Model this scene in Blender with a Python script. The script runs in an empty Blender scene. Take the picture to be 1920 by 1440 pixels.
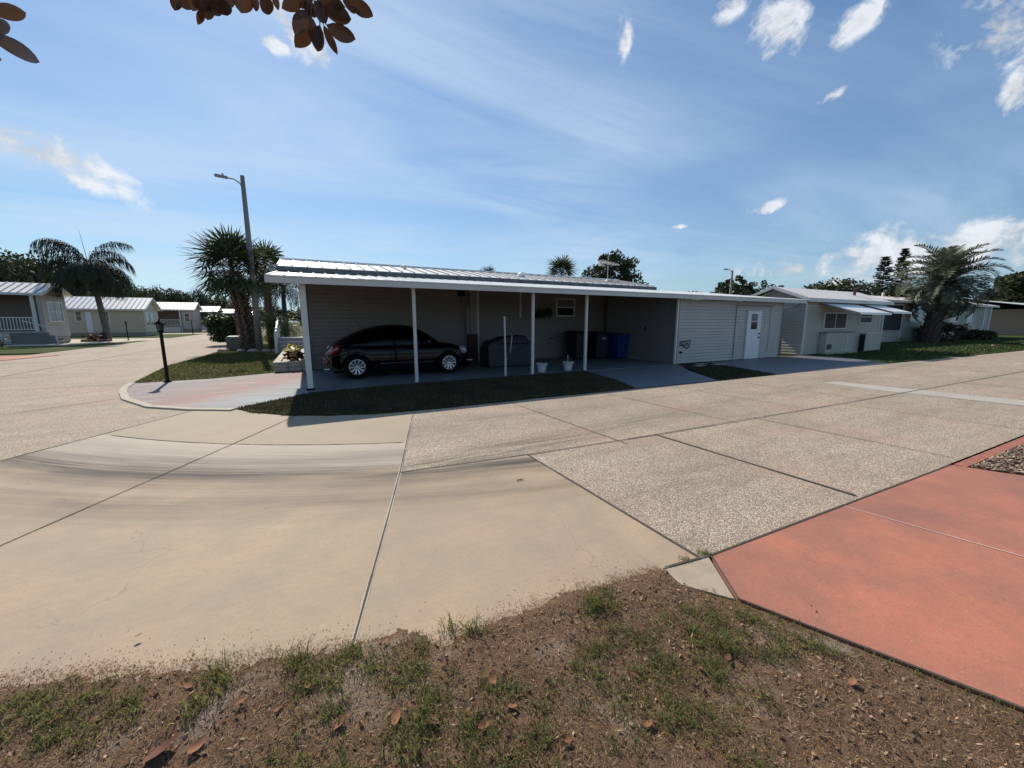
import bpy, math, random
import numpy as np
from mathutils import Vector, Matrix
R = math.radians
random.seed(7); rng = np.random.default_rng(7)
scene = bpy.context.scene
COL = scene.collection

# ------------------------------------------------------------------ camera, sky, sun, exposure
CAM = (0.0715, -10.0945, 1.6); PITCH = R(9.132); HEAD = R(27.44); FPX = 728.448
cam_d = bpy.data.cameras.new('camera'); cam_d.sensor_width = 36; cam_d.lens = FPX/1920*36
cam_d.clip_start = 0.05; cam_d.clip_end = 5000
cam = bpy.data.objects.new('camera', cam_d); COL.objects.link(cam)
cam.location = CAM; cam.rotation_euler = (R(90)-PITCH, 0, -HEAD)
scene.camera = cam
scene.view_settings.view_transform = 'Standard'; scene.view_settings.look = 'None'
scene.view_settings.gamma = 1; scene.view_settings.exposure = 0.06

def pix_dir(px, py):                      # compass direction seen at a point of the photograph
    u, v = px-960, 720-py
    fw = FPX*math.cos(PITCH)+v*math.sin(PITCH); up = -FPX*math.sin(PITCH)+v*math.cos(PITCH)
    c, s = math.cos(HEAD), math.sin(HEAD)
    return Vector((u*c+fw*s, -u*s+fw*c, up)).normalized()
def at_plane(px, py, Y):
    d = pix_dir(px, py); k = (Y-CAM[1])/d.y
    return Vector(CAM)+d*k
def at_depth(px, py, depth):
    u, v = (px-960)/FPX*depth, (720-py)/FPX*depth
    return cam.rotation_euler.to_matrix() @ Vector((u, v, -depth)) + Vector(CAM)

SUN = Vector((-0.34, 3.0, 2.52)).normalized()
sun_el = math.asin(SUN.z); sun_az = math.atan2(SUN.x, SUN.y)
sd = bpy.data.lights.new('sun', 'SUN'); sd.energy = 5.0; sd.angle = R(0.55); sd.color = (1, .91, .77)
so = bpy.data.objects.new('sun', sd); COL.objects.link(so); so.location = (0, 0, 30)
so.rotation_euler = SUN.to_track_quat('Z', 'Y').to_euler()

world = bpy.data.worlds.new('World'); scene.world = world; world.use_nodes = True
class NT:
    def __init__(s, tree): s.t = tree; s.t.nodes.clear()
    def n(s, kind, **kw):
        nd = s.t.nodes.new(kind)
        for k, v in kw.items():
            if k in ('inp',):
                for a, b in v.items(): s.set(nd, a, b)
            else: setattr(nd, k, v)
        return nd
    def set(s, nd, a, b):
        if isinstance(b, bpy.types.NodeSocket): s.t.links.new(b, nd.inputs[a])
        elif isinstance(b, bpy.types.Node): s.t.links.new(b.outputs[0], nd.inputs[a])
        else:
            sk = nd.inputs[a]
            if hasattr(sk, 'default_value') and sk.type == 'RGBA' and len(b) == 3: b = (*b, 1)
            sk.default_value = b
    def math(s, op, a, b=0.5, c=None, clamp=False):
        nd = s.t.nodes.new('ShaderNodeMath'); nd.operation = op; nd.use_clamp = clamp
        s.set(nd, 0, a); s.set(nd, 1, b)
        if c is not None: s.set(nd, 2, c)
        return nd.outputs[0]
    def vmath(s, op, a, b=None, scale=None):
        nd = s.t.nodes.new('ShaderNodeVectorMath'); nd.operation = op
        s.set(nd, 0, a)
        if b is not None: s.set(nd, 1, b)
        if scale is not None: s.set(nd, 'Scale', scale)
        return nd.outputs['Value'] if op in ('DOT_PRODUCT', 'LENGTH', 'DISTANCE') else nd.outputs[0]
    def noise(s, vec, scale, detail=4, rough=.55, dist=0, out='Fac'):
        nd = s.n('ShaderNodeTexNoise'); s.set(nd, 'Vector', vec)
        s.set(nd, 'Scale', scale); s.set(nd, 'Detail', detail); s.set(nd, 'Roughness', rough); s.set(nd, 'Distortion', dist)
        return nd.outputs[out]
    def ramp(s, fac, stops):
        nd = s.n('ShaderNodeValToRGB'); s.set(nd, 'Fac', fac)
        cr = nd.color_ramp
        while len(cr.elements) < len(stops): cr.elements.new(.5)
        for e, (p, c) in zip(cr.elements, stops):
            e.position = p; e.color = (c, c, c, 1) if isinstance(c, (int, float)) else (*c, 1)
        return nd.outputs[0]
    def mix(s, fac, a, b, mode='MIX'):
        nd = s.n('ShaderNodeMix'); nd.data_type = 'RGBA'; nd.blend_type = mode
        s.set(nd, 0, fac); s.set(nd, 6, a); s.set(nd, 7, b)
        return nd.outputs[2]

w = NT(world.node_tree)
sky = w.n('ShaderNodeTexSky'); sky.sky_type = 'NISHITA'; sky.sun_disc = False
sky.sun_elevation = sun_el; sky.sun_rotation = sun_az
sky.altitude = 0; sky.air_density = 1.25; sky.dust_density = 0.25; sky.ozone_density = 2.0
tc = w.n('ShaderNodeTexCoord'); D = tc.outputs['Generated']
sep = w.n('ShaderNodeSeparateXYZ'); w.set(sep, 0, D)
zz = w.math('MAXIMUM', sep.outputs[2], 0.03)
hz = w.n('ShaderNodeCombineXYZ'); w.set(hz, 0, sep.outputs[0]); w.set(hz, 1, sep.outputs[1]); w.set(hz, 2, w.math('MAXIMUM', sep.outputs[2], 0.085))
w.set(sky, 'Vector', w.vmath('NORMALIZE', hz.outputs[0]))
# cirrus veil: a high sheet, stretched streaks
den = w.math('ADD', zz, .12)
pl = w.n('ShaderNodeCombineXYZ'); w.set(pl, 0, w.math('DIVIDE', sep.outputs[0], den)); w.set(pl, 1, w.math('DIVIDE', sep.outputs[1], den))
mp = w.n('ShaderNodeMapping'); w.set(mp, 'Vector', pl.outputs[0]); w.set(mp, 'Rotation', (0, 0, R(-66))); w.set(mp, 'Scale', (0.30, 1.25, 1))
c1 = w.noise(mp.outputs[0], 1.0, 8, .62, .9)
mp2 = w.n('ShaderNodeMapping'); w.set(mp2, 'Vector', pl.outputs[0]); w.set(mp2, 'Location', (3.1, 1.7, 0))
c2 = w.noise(mp2.outputs[0], .55, 3, .5)
cir = w.math('MULTIPLY', w.ramp(c1, [(0.36, 0), (.70, 1)]), w.ramp(c2, [(.36, .25), (.58, 1)]))
# the veil is thickest in the part of the sky round the sun
vs_ = None
for (px, py, rad) in ((640, 180, 36), (330, 430, 24), (1000, 420, 22)):
    dd = w.vmath('DISTANCE', D, tuple(pix_dir(px, py))); q_ = w.math('SUBTRACT', 1.0, w.math('DIVIDE', dd, 2*math.sin(R(rad)/2)), clamp=True)
    vs_ = q_ if vs_ is None else w.math('MAXIMUM', vs_, q_)
cir = w.math('ADD', w.math('MULTIPLY', cir, w.math('ADD', w.math('MULTIPLY', vs_, 1.0), .85)), w.math('MULTIPLY', vs_, .22), clamp=True)
# cumulus: soft patches at their compass directions, broken up by noise
clouds = [  # photo point, half width and height in degrees, tilt
    (72, 284, 7.2, 2.2, -17), (1468, 45, 2.7, 2.9, 20), (1610, 40, 2.8, 1.2, 25), (1375, 8, 1.7, 1.2, 10), (1168, 76, 1.0, 1.9, -5),
    (1885, 50, 3.4, 3.0, -40), (1905, 170, 1.0, 2.0, -10), (1562, 178, 1.5, .45, 25), (1436, 391, 2.2, .75, 10),
    (545, 50, 5.6, 1.5, -38), (1660, 478, 8.5, 2.6, 8), (1800, 470, 14, 2.6, 7), (1500, 503, 6.5, 1.2, 2), (515, 84, 1.6, .8, 0), (1275, 425, 1.0, .3, 0), (600, 105, 1.4, 2.0, 30)]
nz = w.noise(D, 13, 8, .6, .5); nz2 = w.noise(D, 45, 5, .65, .4)
acc = None
for (px, py, a, b, tilt) in clouds:
    c = pix_dir(px, py); rgt = c.cross(Vector((0, 0, 1))).normalized(); upv = rgt.cross(c)
    ct, st_ = math.cos(R(tilt)), math.sin(R(tilt))
    e1 = (rgt*ct+upv*st_)/math.sin(R(a*1.35)); e2 = (upv*ct-rgt*st_)/math.sin(R(b*1.45))
    dif = w.vmath('SUBTRACT', D, tuple(c))
    cb = w.n('ShaderNodeCombineXYZ'); w.set(cb, 0, w.vmath('DOT_PRODUCT', dif, tuple(e1))); w.set(cb, 1, w.vmath('DOT_PRODUCT', dif, tuple(e2)))
    fr = w.math('MULTIPLY', w.math('GREATER_THAN', w.vmath('DOT_PRODUCT', D, tuple(c)), .5), 1.0)
    m = w.math('MULTIPLY', w.math('SUBTRACT', 1.0, w.vmath('LENGTH', cb.outputs[0]), clamp=True), fr)
    acc = m if acc is None else w.math('MAXIMUM', acc, m)
cm = w.math('ADD', w.math('MULTIPLY', acc, 1.1), w.math('ADD', w.math('MULTIPLY', w.math('SUBTRACT', nz, .5), 3.4), w.math('MULTIPLY', w.math('SUBTRACT', nz2, .5), 1.3)))
cum = w.math('MULTIPLY', w.ramp(cm, [(.40, 0), (.98, 1)]), w.ramp(acc, [(0.0, 0), (.45, 1)]))
shade = w.ramp(nz, [(.36, .62), (.60, 1)])
skyc = w.n('ShaderNodeVectorMath'); skyc.operation = 'MULTIPLY'; w.set(skyc, 0, sky.outputs[0]); w.set(skyc, 1, (0.80, 0.98, 1.16))
ccol = w.n('ShaderNodeVectorMath'); ccol.operation = 'SCALE'; w.set(ccol, 0, (9.6, 9.9, 10.4)); w.set(ccol, 'Scale', shade)
veil = w.mix(.22, skyc.outputs[0], (2.6, 4.5, 7.6))
col = w.mix(w.math('MULTIPLY', cir, .58), veil, (6.6, 8.2, 10.2))
col = w.mix(w.math('MULTIPLY', cum, .9), col, ccol.outputs[0])
bg = w.n('ShaderNodeBackground'); w.set(bg, 'Color', col); w.set(bg, 'Strength', 0.088)
wo = w.n('ShaderNodeOutputWorld'); w.set(wo, 'Surface', bg.outputs[0])

# ------------------------------------------------------------------ helpers
def root_loc(o):
    v = Vector((0, 0, 0))
    while o is not None: v += Vector(o.location); o = o.parent
    return v
def tag(o, label=None, cat=None, group=None, kind=None):
    if label: o['label'] = label
    if cat: o['category'] = cat
    if group: o['group'] = group
    if kind: o['kind'] = kind
    return o
def thing(name, label, cat, loc=(0, 0, 0), rz=0, group=None):
    o = bpy.data.objects.new(name, None); COL.objects.link(o); o.location = loc; o.rotation_euler = (0, 0, rz)
    o.empty_display_size = .2
    return tag(o, label, cat, group)
def np_mesh(name, V, F, smooth=False):
    """V (n,3); F (m,k) constant k"""
    V = np.asarray(V, dtype=np.float32); F = np.asarray(F, dtype=np.int32)
    me = bpy.data.meshes.new(name); me.vertices.add(len(V)); me.vertices.foreach_set('co', V.ravel())
    k = F.shape[1]; me.loops.add(F.size); me.loops.foreach_set('vertex_index', F.ravel())
    me.polygons.add(len(F)); me.polygons.foreach_set('loop_start', np.arange(0, F.size, k, dtype=np.int32))
    if smooth: me.polygons.foreach_set('use_smooth', np.ones(len(F), dtype=bool))
    me.update(calc_edges=True); me.validate()
    return me
def link(name, me, mat, parent=None, world=True):
    o = bpy.data.objects.new(name, me); COL.objects.link(o)
    for m in (mat if isinstance(mat, (list, tuple)) else [mat]): me.materials.append(m)
    if parent is not None:
        if world:
            L = root_loc(parent); me.transform(Matrix.Translation(-L))
        o.parent = parent
    return o
class MB:
    def __init__(s): s.v = []; s.f = []; s.m = []
    def add(s, vs, fs, m=0):
        b = len(s.v); s.v += [tuple(v) for v in vs]; s.f += [tuple(i+b for i in f) for f in fs]; s.m += [m]*len(fs); return s
    def box(s, x0, x1, y0, y1, z0, z1, m=0):
        vs = [(x, y, z) for z in (z0, z1) for x, y in ((x0, y0), (x1, y0), (x1, y1), (x0, y1))]
        return s.add(vs, [(3, 2, 1, 0), (4, 5, 6, 7), (0, 1, 5, 4), (1, 2, 6, 5), (2, 3, 7, 6), (3, 0, 4, 7)], m)
    def bar(s, p, q, w_, h_, m=0, up=(0, 0, 1)):
        p, q = Vector(p), Vector(q); d = (q-p).normalized(); u = Vector(up)
        a = d.cross(u)
        if a.length < 1e-3: a = d.cross(Vector((1, 0, 0)))
        a.normalize(); b = a.cross(d).normalized(); a = a*w_/2; b = b*h_/2
        vs = [p-a-b, p+a-b, p+a+b, p-a+b, q-a-b, q+a-b, q+a+b, q-a+b]
        return s.add(vs, [(3, 2, 1, 0), (4, 5, 6, 7), (0, 1, 5, 4), (1, 2, 6, 5), (2, 3, 7, 6), (3, 0, 4, 7)], m)
    def tube(s, pts, rs, n=8, m=0, cap=True):
        pts = [Vector(p) for p in pts]
        if isinstance(rs, (int, float)): rs = [rs]*len(pts)
        b0 = len(s.v); ref = None
        for i, p in enumerate(pts):
            d = (pts[min(i+1, len(pts)-1)]-pts[max(i-1, 0)]).normalized()
            if ref is None: ref = Vector((0, 0, 1)) if abs(d.z) < .9 else Vector((1, 0, 0))
            a = d.cross(ref).normalized(); b = a.cross(d).normalized(); ref = b
            for k in range(n):
                t = 2*math.pi*k/n; s.v.append(tuple(p+(a*math.cos(t)+b*math.sin(t))*rs[i]))
        for i in range(len(pts)-1):
            for k in range(n):
                s.f.append((b0+i*n+k, b0+(i+1)*n+k, b0+(i+1)*n+(k+1) % n, b0+i*n+(k+1) % n)); s.m.append(m)
        if cap:
            s.f.append(tuple(b0+k for k in range(n))); s.m.append(m)
            s.f.append(tuple(b0+(len(pts)-1)*n+k for k in reversed(range(n)))); s.m.append(m)
        return s
    def prism(s, poly, z0, z1, m=0):
        n = len(poly); a = sum(poly[i][0]*poly[(i+1) % n][1]-poly[(i+1) % n][0]*poly[i][1] for i in range(n))
        if a < 0: poly = poly[::-1]
        vs = [(x, y, z0) for x, y in poly]+[(x, y, z1) for x, y in poly]
        fs = [tuple(range(n))[::-1], tuple(range(n, 2*n))]+[(i, (i+1) % n, n+(i+1) % n, n+i) for i in range(n)]
        return s.add(vs, fs, m)
    def sheet(s, poly, z, m=0):
        n = len(poly); a = sum(poly[i][0]*poly[(i+1) % n][1]-poly[(i+1) % n][0]*poly[i][1] for i in range(n))
        if a < 0: poly = poly[::-1]
        return s.add([(x, y, z) for x, y in poly], [tuple(range(n))], m)
    def lathe(s, prof, c=(0, 0, 0), n=20, m=0):
        b0 = len(s.v)
        for r, z in prof:
            for k in range(n):
                t = 2*math.pi*k/n; s.v.append((c[0]+r*math.cos(t), c[1]+r*math.sin(t), c[2]+z))
        for i in range(len(prof)-1):
            for k in range(n):
                s.f.append((b0+i*n+k, b0+i*n+(k+1) % n, b0+(i+1)*n+(k+1) % n, b0+(i+1)*n+k)); s.m.append(m)
        return s
    def ell(s, c, r, nu=12, nv=8, m=0, rot=None):
        b0 = len(s.v)
        for j in range(nv+1):
            ph = math.pi*j/nv
            for k in range(nu):
                t = 2*math.pi*k/nu
                p = Vector((r[0]*math.sin(ph)*math.cos(t), r[1]*math.sin(ph)*math.sin(t), r[2]*math.cos(ph)))
                if rot: p = rot @ p
                s.v.append(tuple(p+Vector(c)))
        for j in range(nv):
            for k in range(nu):
                s.f.append((b0+(j+1)*nu+k, b0+(j+1)*nu+(k+1) % nu, b0+j*nu+(k+1) % nu, b0+j*nu+k)); s.m.append(m)
        return s
    def mesh(s, name, smooth=False):
        me = bpy.data.meshes.new(name); me.from_pydata(s.v, [], s.f)
        me.polygons.foreach_set('material_index', s.m)
        if smooth: me.polygons.foreach_set('use_smooth', [True]*len(s.f))
        me.update(); return me
    def build(s, name, mat, parent=None, smooth=False, bevel=0, world=True, label=None, cat=None, group=None, kind=None, auto=False):
        o = link(name, s.mesh(name, smooth), mat, parent, world)
        if bevel:
            b = o.modifiers.new('bevel', 'BEVEL'); b.width = bevel; b.segments = 2; b.limit_method = 'ANGLE'; b.angle_limit = R(40)
        return tag(o, label, cat, group, kind)
def copy_tree(o, parent=None):
    c = o.copy(); COL.objects.link(c)
    if parent is not None: c.parent = parent
    for ch in list(o.children): copy_tree(ch, c)
    return c

# ------------------------------------------------------------------ materials
MATS = {}
def mat_base(name):
    m = bpy.data.materials.new(name); m.use_nodes = True; t = NT(m.node_tree)
    b = t.n('ShaderNodeBsdfPrincipled'); o = t.n('ShaderNodeOutputMaterial'); t.set(o, 'Surface', b.outputs[0])
    g = t.n('ShaderNodeNewGeometry')
    return m, t, b, g.outputs['Position'], g
def paint(name, c, rough=.5, var=.12, scale=3, bump=0, bscale=60, metal=0, spec=.5, dirt=0, dirtc=(.08, .07, .06), obj=False, coat=0):
    if name in MATS: return MATS[name]
    m, t, b, P, g = mat_base(name)
    if obj: P = t.n('ShaderNodeTexCoord').outputs['Object']
    n = t.noise(P, scale, 6, .6)
    lo = tuple(x*(1-var) for x in c); hi = tuple(min(1, x*(1+var)) for x in c)
    cc = t.mix(n, lo, hi)
    if dirt:
        n2 = t.noise(P, scale*.6, 8, .7, .4)
        cc = t.mix(t.math('MULTIPLY', t.ramp(n2, [(.5, 0), (.75, 1)]), dirt), cc, dirtc)
    t.set(b, 'Base Color', cc); t.set(b, 'Roughness', rough); t.set(b, 'Metallic', metal); t.set(b, 'Specular IOR Level', spec)
    if coat: t.set(b, 'Coat Weight', coat)
    if bump:
        bp = t.n('ShaderNodeBump'); t.set(bp, 'Strength', bump); t.set(bp, 'Distance', .01)
        t.set(bp, 'Height', t.noise(P, bscale, 5, .6)); t.set(b, 'Normal', bp.outputs[0])
    MATS[name] = m; return m
def leafmat(name, c1, c2, trans=.25, rough=.45, scale=.8, under=None):
    if name in MATS: return MATS[name]
    m, t, b, P, g = mat_base(name)
    rnd = g.outputs['Random Per Island']
    cc = t.mix(rnd, c1, c2)
    n = t.noise(P, scale, 3, .5)
    cc = t.mix(t.ramp(n, [(.35, .6), (.65, 0)]), cc, tuple(x*.55 for x in c1))
    if under: cc = t.mix(g.outputs['Backfacing'], cc, under)
    t.set(b, 'Base Color', cc); t.set(b, 'Roughness', rough)
    tr = t.n('ShaderNodeBsdfTranslucent'); t.set(tr, 'Color', t.mix(.5, cc, tuple(min(1, x*1.6) for x in c2)))
    mx = t.n('ShaderNodeMixShader'); t.set(mx, 0, trans); t.set(mx, 1, b.outputs[0]); t.set(mx, 2, tr.outputs[0])
    o = [n_ for n_ in m.node_tree.nodes if n_.type == 'OUTPUT_MATERIAL'][0]; t.set(o, 'Surface', mx.outputs[0])
    MATS[name] = m; return m
def xy_of(t, P):
    s = t.n('ShaderNodeSeparateXYZ'); t.set(s, 0, P); return s.outputs[0], s.outputs[1], s.outputs[2]
def gauss_line(t, v, c, wd):              # 1 on the line v = c, fading over wd
    return t.math('SUBTRACT', 1.0, t.math('DIVIDE', t.math('ABSOLUTE', t.math('SUBTRACT', v, c)), wd), clamp=True)

def mat_aggregate():
    m, t, b, P, g = mat_base('exposed aggregate concrete')
    vo = t.n('ShaderNodeTexVoronoi'); t.set(vo, 'Vector', P); t.set(vo, 'Scale', 74); t.set(vo, 'Randomness', 1)
    peb = t.ramp(t.math('MULTIPLY', vo.outputs['Distance'], 1), [(.25, 1), (.62, 0)])
    sc = t.n('ShaderNodeSeparateColor'); t.set(sc, 0, vo.outputs['Color'])
    pc = t.ramp(sc.outputs[0], [(0, (.52, .40, .28)), (.35, (.76, .64, .49)), (.7, (.88, .79, .64)), (1, (.66, .49, .36))])
    cem = t.mix(t.noise(P, 3, 5), (.225, .168, .118), (.32, .25, .18))
    cc = t.mix(peb, cem, pc)
    big = t.noise(P, .55, 6, .62); fin = t.noise(P, 2.6, 6, .7)
    cc = t.mix(t.math('MULTIPLY', t.ramp(big, [(.42, 0), (.68, 1)]), .34), cc, (.23, .175, .13))
    cc = t.mix(t.math('MULTIPLY', t.ramp(fin, [(.5, 0), (.8, 1)]), .35), cc, (.16, .13, .11))
    pk = t.noise(t.vmath('ADD', P, (9, 4, 0)), .7, 3)
    sv = t.n('ShaderNodeMapping'); t.set(sv, 'Vector', P); t.set(sv, 'Scale', (.45, 2.6, 1)); sm = t.noise(sv.outputs[0], 1.1, 7, .68, .4)
    cc = t.mix(t.math('MULTIPLY', t.ramp(sm, [(.44, 0), (.68, 1)]), .38), cc, (.20, .155, .12))
    x0, y0, _ = xy_of(t, P); fc = t.n('ShaderNodeCombineXYZ'); t.set(fc, 0, t.math('FLOOR', t.math('DIVIDE', t.math('SUBTRACT', x0, .35), 2.1))); t.set(fc, 1, t.math('GREATER_THAN', y0, -6.35))
    wn = t.n('ShaderNodeTexWhiteNoise'); t.set(wn, 'Vector', fc.outputs[0]); cc = t.mix(t.math('MULTIPLY', wn.outputs[0], .28), cc, (.24, .20, .16))
    cc = t.mix(t.math('MULTIPLY', t.ramp(pk, [(.52, 0), (.7, 1)]), .22), cc, (.55, .30, .23))
    X, Y, Z = xy_of(t, P)
    # wheel paths along the right-hand road, broken up
    mp = t.n('ShaderNodeMapping'); t.set(mp, 'Vector', P); t.set(mp, 'Scale', (.35, 5, 1))
    st = t.ramp(t.noise(mp.outputs[0], 2, 6, .7), [(.4, 0), (.7, 1)])
    onroad = t.math('MULTIPLY', t.math('LESS_THAN', Y, -3), t.math('GREATER_THAN', X, .7))
    path = t.math('MAXIMUM', t.math('MULTIPLY', gauss_line(t, t.math('ADD', Y, t.math('MULTIPLY', X, -.10)), -6.08, .45), 1.0), t.math('MULTIPLY', gauss_line(t, Y, -4.3, .35), .45))
    path = t.math('MAXIMUM', path, t.math('MULTIPLY', gauss_line(t, Y, -7.6, .4), .3))
    fade = t.ramp(t.math('DIVIDE', X, 20), [(.05, 1), (.30, .45), (.8, .4)])
    cc = t.mix(t.math('MULTIPLY', t.math('MULTIPLY', t.math('MULTIPLY', path, st), t.math('MULTIPLY', onroad, fade)), 1.2, clamp=True), cc, (.06, .05, .043))
    t.set(b, 'Base Color', cc); t.set(b, 'Roughness', .85); t.set(b, 'Specular IOR Level', .35)
    bp = t.n('ShaderNodeBump'); t.set(bp, 'Strength', .55); t.set(bp, 'Distance', .006); t.set(bp, 'Height', peb); t.set(b, 'Normal', bp.outputs[0])
    return m
def mat_concrete():
    m, t, b, P, g = mat_base('smooth broom finished concrete')
    big = t.noise(P, .55, 5, .6); med = t.noise(P, 2.2, 7, .65); fin = t.noise(P, 40, 5, .7)
    cc = t.mix(t.ramp(big, [(.35, 0), (.65, 1)]), (.48, .352, .232), (.39, .30, .213))
    cc = t.mix(t.math('MULTIPLY', t.ramp(med, [(.42, 0), (.75, 1)]), .65), cc, (.31, .25, .18))
    mpb = t.n('ShaderNodeMapping'); t.set(mpb, 'Vector', P); t.set(mpb, 'Rotation', (0, 0, R(20))); t.set(mpb, 'Scale', (1.2, 9, 1))
    brm = t.noise(mpb.outputs[0], 2.2, 8, .75, .3); cc = t.mix(t.math('MULTIPLY', t.ramp(brm, [(.48, 0), (.72, 1)]), .4), cc, (.30, .245, .18))
    gr = t.noise(P, 210, 3, .8); cc = t.mix(t.math('MULTIPLY', t.ramp(gr, [(.3, 1), (.55, 0)]), .35), cc, (.27, .215, .15))
    wv = t.n('ShaderNodeTexVoronoi'); wv.feature = 'DISTANCE_TO_EDGE'; t.set(wv, 'Vector', t.vmath('ADD', P, t.vmath('SCALE', t.n('ShaderNodeTexNoise', inp={'Vector': P, 'Scale': 3.0, 'Detail': 5.0}).outputs['Color'], scale=.5))); t.set(wv, 'Scale', .42)
    crk = t.math('MULTIPLY', t.ramp(wv.outputs['Distance'], [(0, 1), (.0022, 0)]), t.ramp(t.noise(P, 1.3, 3), [(.5, 0), (.58, 1)])); cc = t.mix(t.math('MULTIPLY', crk, .35), cc, (.13, .10, .075))
    pk = t.noise(t.vmath('ADD', P, (3, 8, 0)), .8, 3)
    cc = t.mix(t.math('MULTIPLY', t.ramp(pk, [(.5, 0), (.72, 1)]), .3), cc, (.52, .33, .23))
    cc = t.mix(t.math('MULTIPLY', t.ramp(fin, [(.3, 1), (.5, 0)]), .32), cc, (.25, .20, .15))
    sp = t.noise(P, 150, 2, .5); cc = t.mix(t.math('MULTIPLY', t.ramp(sp, [(.66, 0), (.72, 1)]), .4), cc, (.2, .16, .13))
    X, Y, Z = xy_of(t, P)
    # curved bands about the corner of the lawn (centre of the turn)
    cx, cy = 4.07, 3.84
    cb = t.n('ShaderNodeCombineXYZ'); t.set(cb, 0, t.math('SUBTRACT', X, cx)); t.set(cb, 1, t.math('SUBTRACT', Y, cy))
    rad = t.vmath('LENGTH', cb.outputs[0]); ang = t.math('ARCTAN2', t.math('SUBTRACT', Y, cy), t.math('SUBTRACT', X, cx))
    pv = t.n('ShaderNodeCombineXYZ'); t.set(pv, 0, t.math('MULTIPLY', rad, 22)); t.set(pv, 1, t.math('MULTIPLY', ang, 1.6))
    streak = t.ramp(t.noise(pv.outputs[0], 1.0, 6, .75), [(.30, .15), (.50, 1)])
    pv2 = t.n('ShaderNodeCombineXYZ'); t.set(pv2, 0, t.math('MULTIPLY', rad, 3)); t.set(pv2, 1, t.math('MULTIPLY', ang, 3))
    patch = t.ramp(t.noise(pv2.outputs[0], 1.0, 4, .6), [(.32, .3), (.58, 1)])
    pale = t.math('MULTIPLY', t.math('GREATER_THAN', rad, 9.32), t.ramp(t.math('SUBTRACT', rad, 9.6), [(.45, 1), (.75, 0)]))
    cc = t.mix(t.math('MULTIPLY', pale, .55), cc, (.50, .455, .39))
    grey = t.math('LESS_THAN', rad, 9.32)
    cc = t.mix(t.math('MULTIPLY', grey, .5), cc, (.30, .265, .20))
    wob = t.math('ADD', rad, t.math('MULTIPLY', t.math('SUBTRACT', t.noise(P, .8, 3), .5), .35))
    tyre = t.math('MAXIMUM', gauss_line(t, wob, 10.34, .55), t.math('MULTIPLY', gauss_line(t, wob, 10.0, .8), .6))
    tyre = t.math('MAXIMUM', tyre, t.math('MULTIPLY', gauss_line(t, wob, 11.0, .45), .5))
    cc = t.mix(t.math('MULTIPLY', t.math('MULTIPLY', tyre, t.math('MULTIPLY', streak, patch)), 1.1, clamp=True), cc, (.062, .052, .045))
    t.set(b, 'Base Color', cc); t.set(b, 'Roughness', .8); t.set(b, 'Specular IOR Level', .35)
    bp = t.n('ShaderNodeBump'); t.set(bp, 'Strength', .3); t.set(bp, 'Distance', .004); t.set(bp, 'Height', fin); t.set(b, 'Normal', bp.outputs[0])
    return m
def mat_red():
    m, t, b, P, g = mat_base('salmon painted concrete')
    big = t.noise(P, .8, 5, .6); med = t.noise(P, 4, 7, .7); fin = t.noise(P, 90, 4, .7)
    cc = t.mix(t.ramp(big, [(.35, 0), (.65, 1)]), (.50, .185, .115), (.29, .135, .098))
    cc = t.mix(t.math('MULTIPLY', t.ramp(med, [(.40, 0), (.75, 1)]), .55), cc, (.25, .125, .095))
    fl2 = t.noise(P, 28, 6, .75); cc = t.mix(t.math('MULTIPLY', t.ramp(fl2, [(.35, 1), (.5, 0)]), .25), cc, (.20, .10, .08))
    cc = t.mix(t.math('MULTIPLY', t.ramp(fin, [(.58, 0), (.72, 1)]), .5), cc, (.68, .40, .32))
    sc = t.noise(P, 11, 8, .8); cc = t.mix(t.math('MULTIPLY', t.ramp(sc, [(.70, 0), (.76, 1)]), .35), cc, (.65, .42, .36))
    t.set(b, 'Base Color', cc); t.set(b, 'Roughness', .75); t.set(b, 'Specular IOR Level', .3)
    bp = t.n('ShaderNodeBump'); t.set(bp, 'Strength', .3); t.set(bp, 'Distance', .003); t.set(bp, 'Height', fin); t.set(b, 'Normal', bp.outputs[0])
    return m
def mat_decor():
    m, t, b, P, g = mat_base('brushed multicolour painted concrete')
    mp = t.n('ShaderNodeMapping'); t.set(mp, 'Vector', P); t.set(mp, 'Rotation', (0, 0, R(-12))); t.set(mp, 'Scale', (.8, 5, 1))
    s1 = t.noise(mp.outputs[0], 1.6, 7, .7, .5); s2 = t.noise(t.vmath('ADD', mp.outputs[0], (4, 7, 1)), .9, 6, .7, .4)
    X, Y, Z = xy_of(t, P)
    dg = t.math('ADD', t.math('MULTIPLY', X, .55), t.math('MULTIPLY', Y, -.35))
    red = t.math('MULTIPLY', t.ramp(s1, [(.42, 0), (.6, 1)]), gauss_line(t, dg, -1.15, 1.0))
    blu = t.math('MULTIPLY', t.ramp(s2, [(.3, .2), (.55, 1)]), t.ramp(t.math('MULTIPLY', t.math('ADD', dg, 1.4), .8), [(.2, 0), (.7, 1)]))
    cc = t.mix(s1, (.13, .105, .11), (.27, .23, .235))
    cc = t.mix(t.ramp(s2, [(.5, 0), (.64, .8)]), cc, (.36, .31, .29))
    cc = t.mix(t.math('MULTIPLY', red, .95, clamp=True), cc, (.33, .13, .10))
    cc = t.mix(t.math('MULTIPLY', blu, .6), cc, (.28, .36, .41))
    t.set(b, 'Base Color', cc); t.set(b, 'Roughness', .75); t.set(b, 'Specular IOR Level', .25)
    return m
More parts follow.
